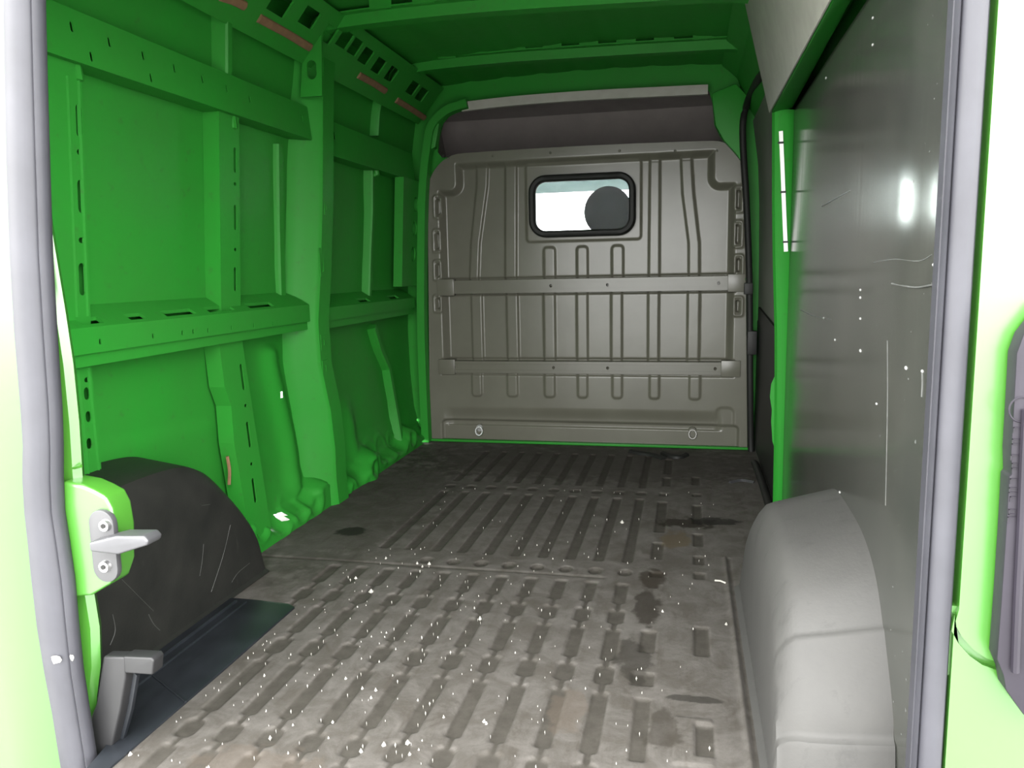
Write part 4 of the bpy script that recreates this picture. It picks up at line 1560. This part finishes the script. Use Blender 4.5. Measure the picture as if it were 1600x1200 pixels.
# ================================================================== SMALL THINGS ON THE FLOOR
def build_litter():
    # pale crumbs and flakes strewn over the floor: nobody could count them
    bm = bmesh.new()
    spots = [(600, 1163, 5), (637, 1160, 5), (564, 1173, 4), (422, 1152, 3), (413, 1055, 3), (580, 924, 5), (671, 881, 4), (652, 880, 3), (587, 1078, 4), (580, 1090, 3), (566, 1075, 3), (757, 1127, 4), (750, 966, 4), (972, 816, 4), (603, 872, 3), (556, 903, 3),
             (204, 1178, 4), (660, 885, 2.5), (1035, 955, 3), (1135, 975, 3), (760, 1130, 3), (693, 1120, 3), (640, 1178, 3), (540, 1060, 3), (520, 1128, 3)]
    data = []
    for px, py, r in spots:
        p = onZ(px, py, 0.003)
        data.append((p.x, p.y, r * 0.0011 * max(1.0, p.y / 1.6)))
    for _ in range(380):
        x = rng.uniform(-1.12, 0.12)
        y = 1.22 + 2.3 * rng.random() ** 1.5
        if rng.random() < 0.5:
            x, y = -0.75 + 0.28 * rng.normal(), 1.9 + 0.45 * rng.normal()
            x, y = float(np.clip(x, -1.12, 0.1)), float(np.clip(y, 1.25, 3.6))
        data.append((x, y, 0.0008 + 0.0016 * rng.random() ** 3))
    for x, y, r in data:
        z = 0.0015
        n = 5
        a0 = random.uniform(0, 6)
        ring = [bm.verts.new((x + r * math.cos(a0 + k * 2 * math.pi / n) * random.uniform(.7, 1.3), y + r * 1.2 * math.sin(a0 + k * 2 * math.pi / n) * random.uniform(.7, 1.3), z)) for k in range(n)]
        t = bm.verts.new((x, y, z + r * 0.9 + 0.0035))
        b = bm.verts.new((x, y, -0.006))
        for k in range(n):
            bm.faces.new([ring[k], ring[(k + 1) % n], t])
            bm.faces.new([ring[(k + 1) % n], ring[k], b])
    me = bpy.data.meshes.new('crumbs')
    bm.to_mesh(me)
    bm.free()
    o = link('crumbs', me, 'crumb')
    tag(o, 'pale crumbs and flakes strewn over the ribbed floor', 'crumbs', kind='stuff')
    # slivers and scraps
    a, b = onZ(1117, 907, 0.004), onZ(1134, 911, 0.004)
    s = tube('plastic_sliver', [a, (a + b) / 2 + Vector((0, 0, 0.003)), b], 0.003, 'crumb', n=6)
    tag(s, 'thin white plastic sliver on the floor near the dusty wheel arch', 'sliver')
    for k, line in enumerate((((985, 705), (1000, 708), (1020, 711), (1037, 716)), ((1036, 708), (1050, 713), (1062, 714), (1072, 710)))):
        p = catmull([onZ(x, y, 0.006) for x, y in line], 4)
        s = sweep('rubber_scrap', p, [(-0.018, -0.006), (-0.014, 0.006), (0.0, 0.012), (0.014, 0.006), (0.018, -0.006)], 'dark_rubber', None, axis=(0, 0, 1))
        tag(s, ('longer left' if k == 0 else 'shorter curved right') + ' scrap of torn black rubber by the bulkhead foot', 'rubber scrap', 'torn rubber scraps')
    q = onZ(1160, 752, 0.0)
    s = sweep('rubber_scrap', catmull([onZ(x, y, 0.004) for x, y in ((1140, 754), (1158, 751), (1178, 754))], 4), [(-0.012, -0.006), (0.0, 0.008), (0.012, -0.006)], 'grey_plastic', None, axis=(0, 0, 1))
    tag(s, 'grey curled strip lying on the floor near the sliding door', 'rubber scrap', 'torn rubber scraps')


build_litter()

# ground outside, under the van; toned pale to brighten the door frame
bm = bmesh.new()
bmesh.ops.create_grid(bm, x_segments=2, y_segments=2, size=30)
bmesh.ops.translate(bm, verts=bm.verts, vec=(0, 0, -0.62))
g = bm_obj('ground', bm, 'ground_bounce')
tag(g, 'pale ground outside the van, lightened to brighten the door frame', 'ground', kind='structure')
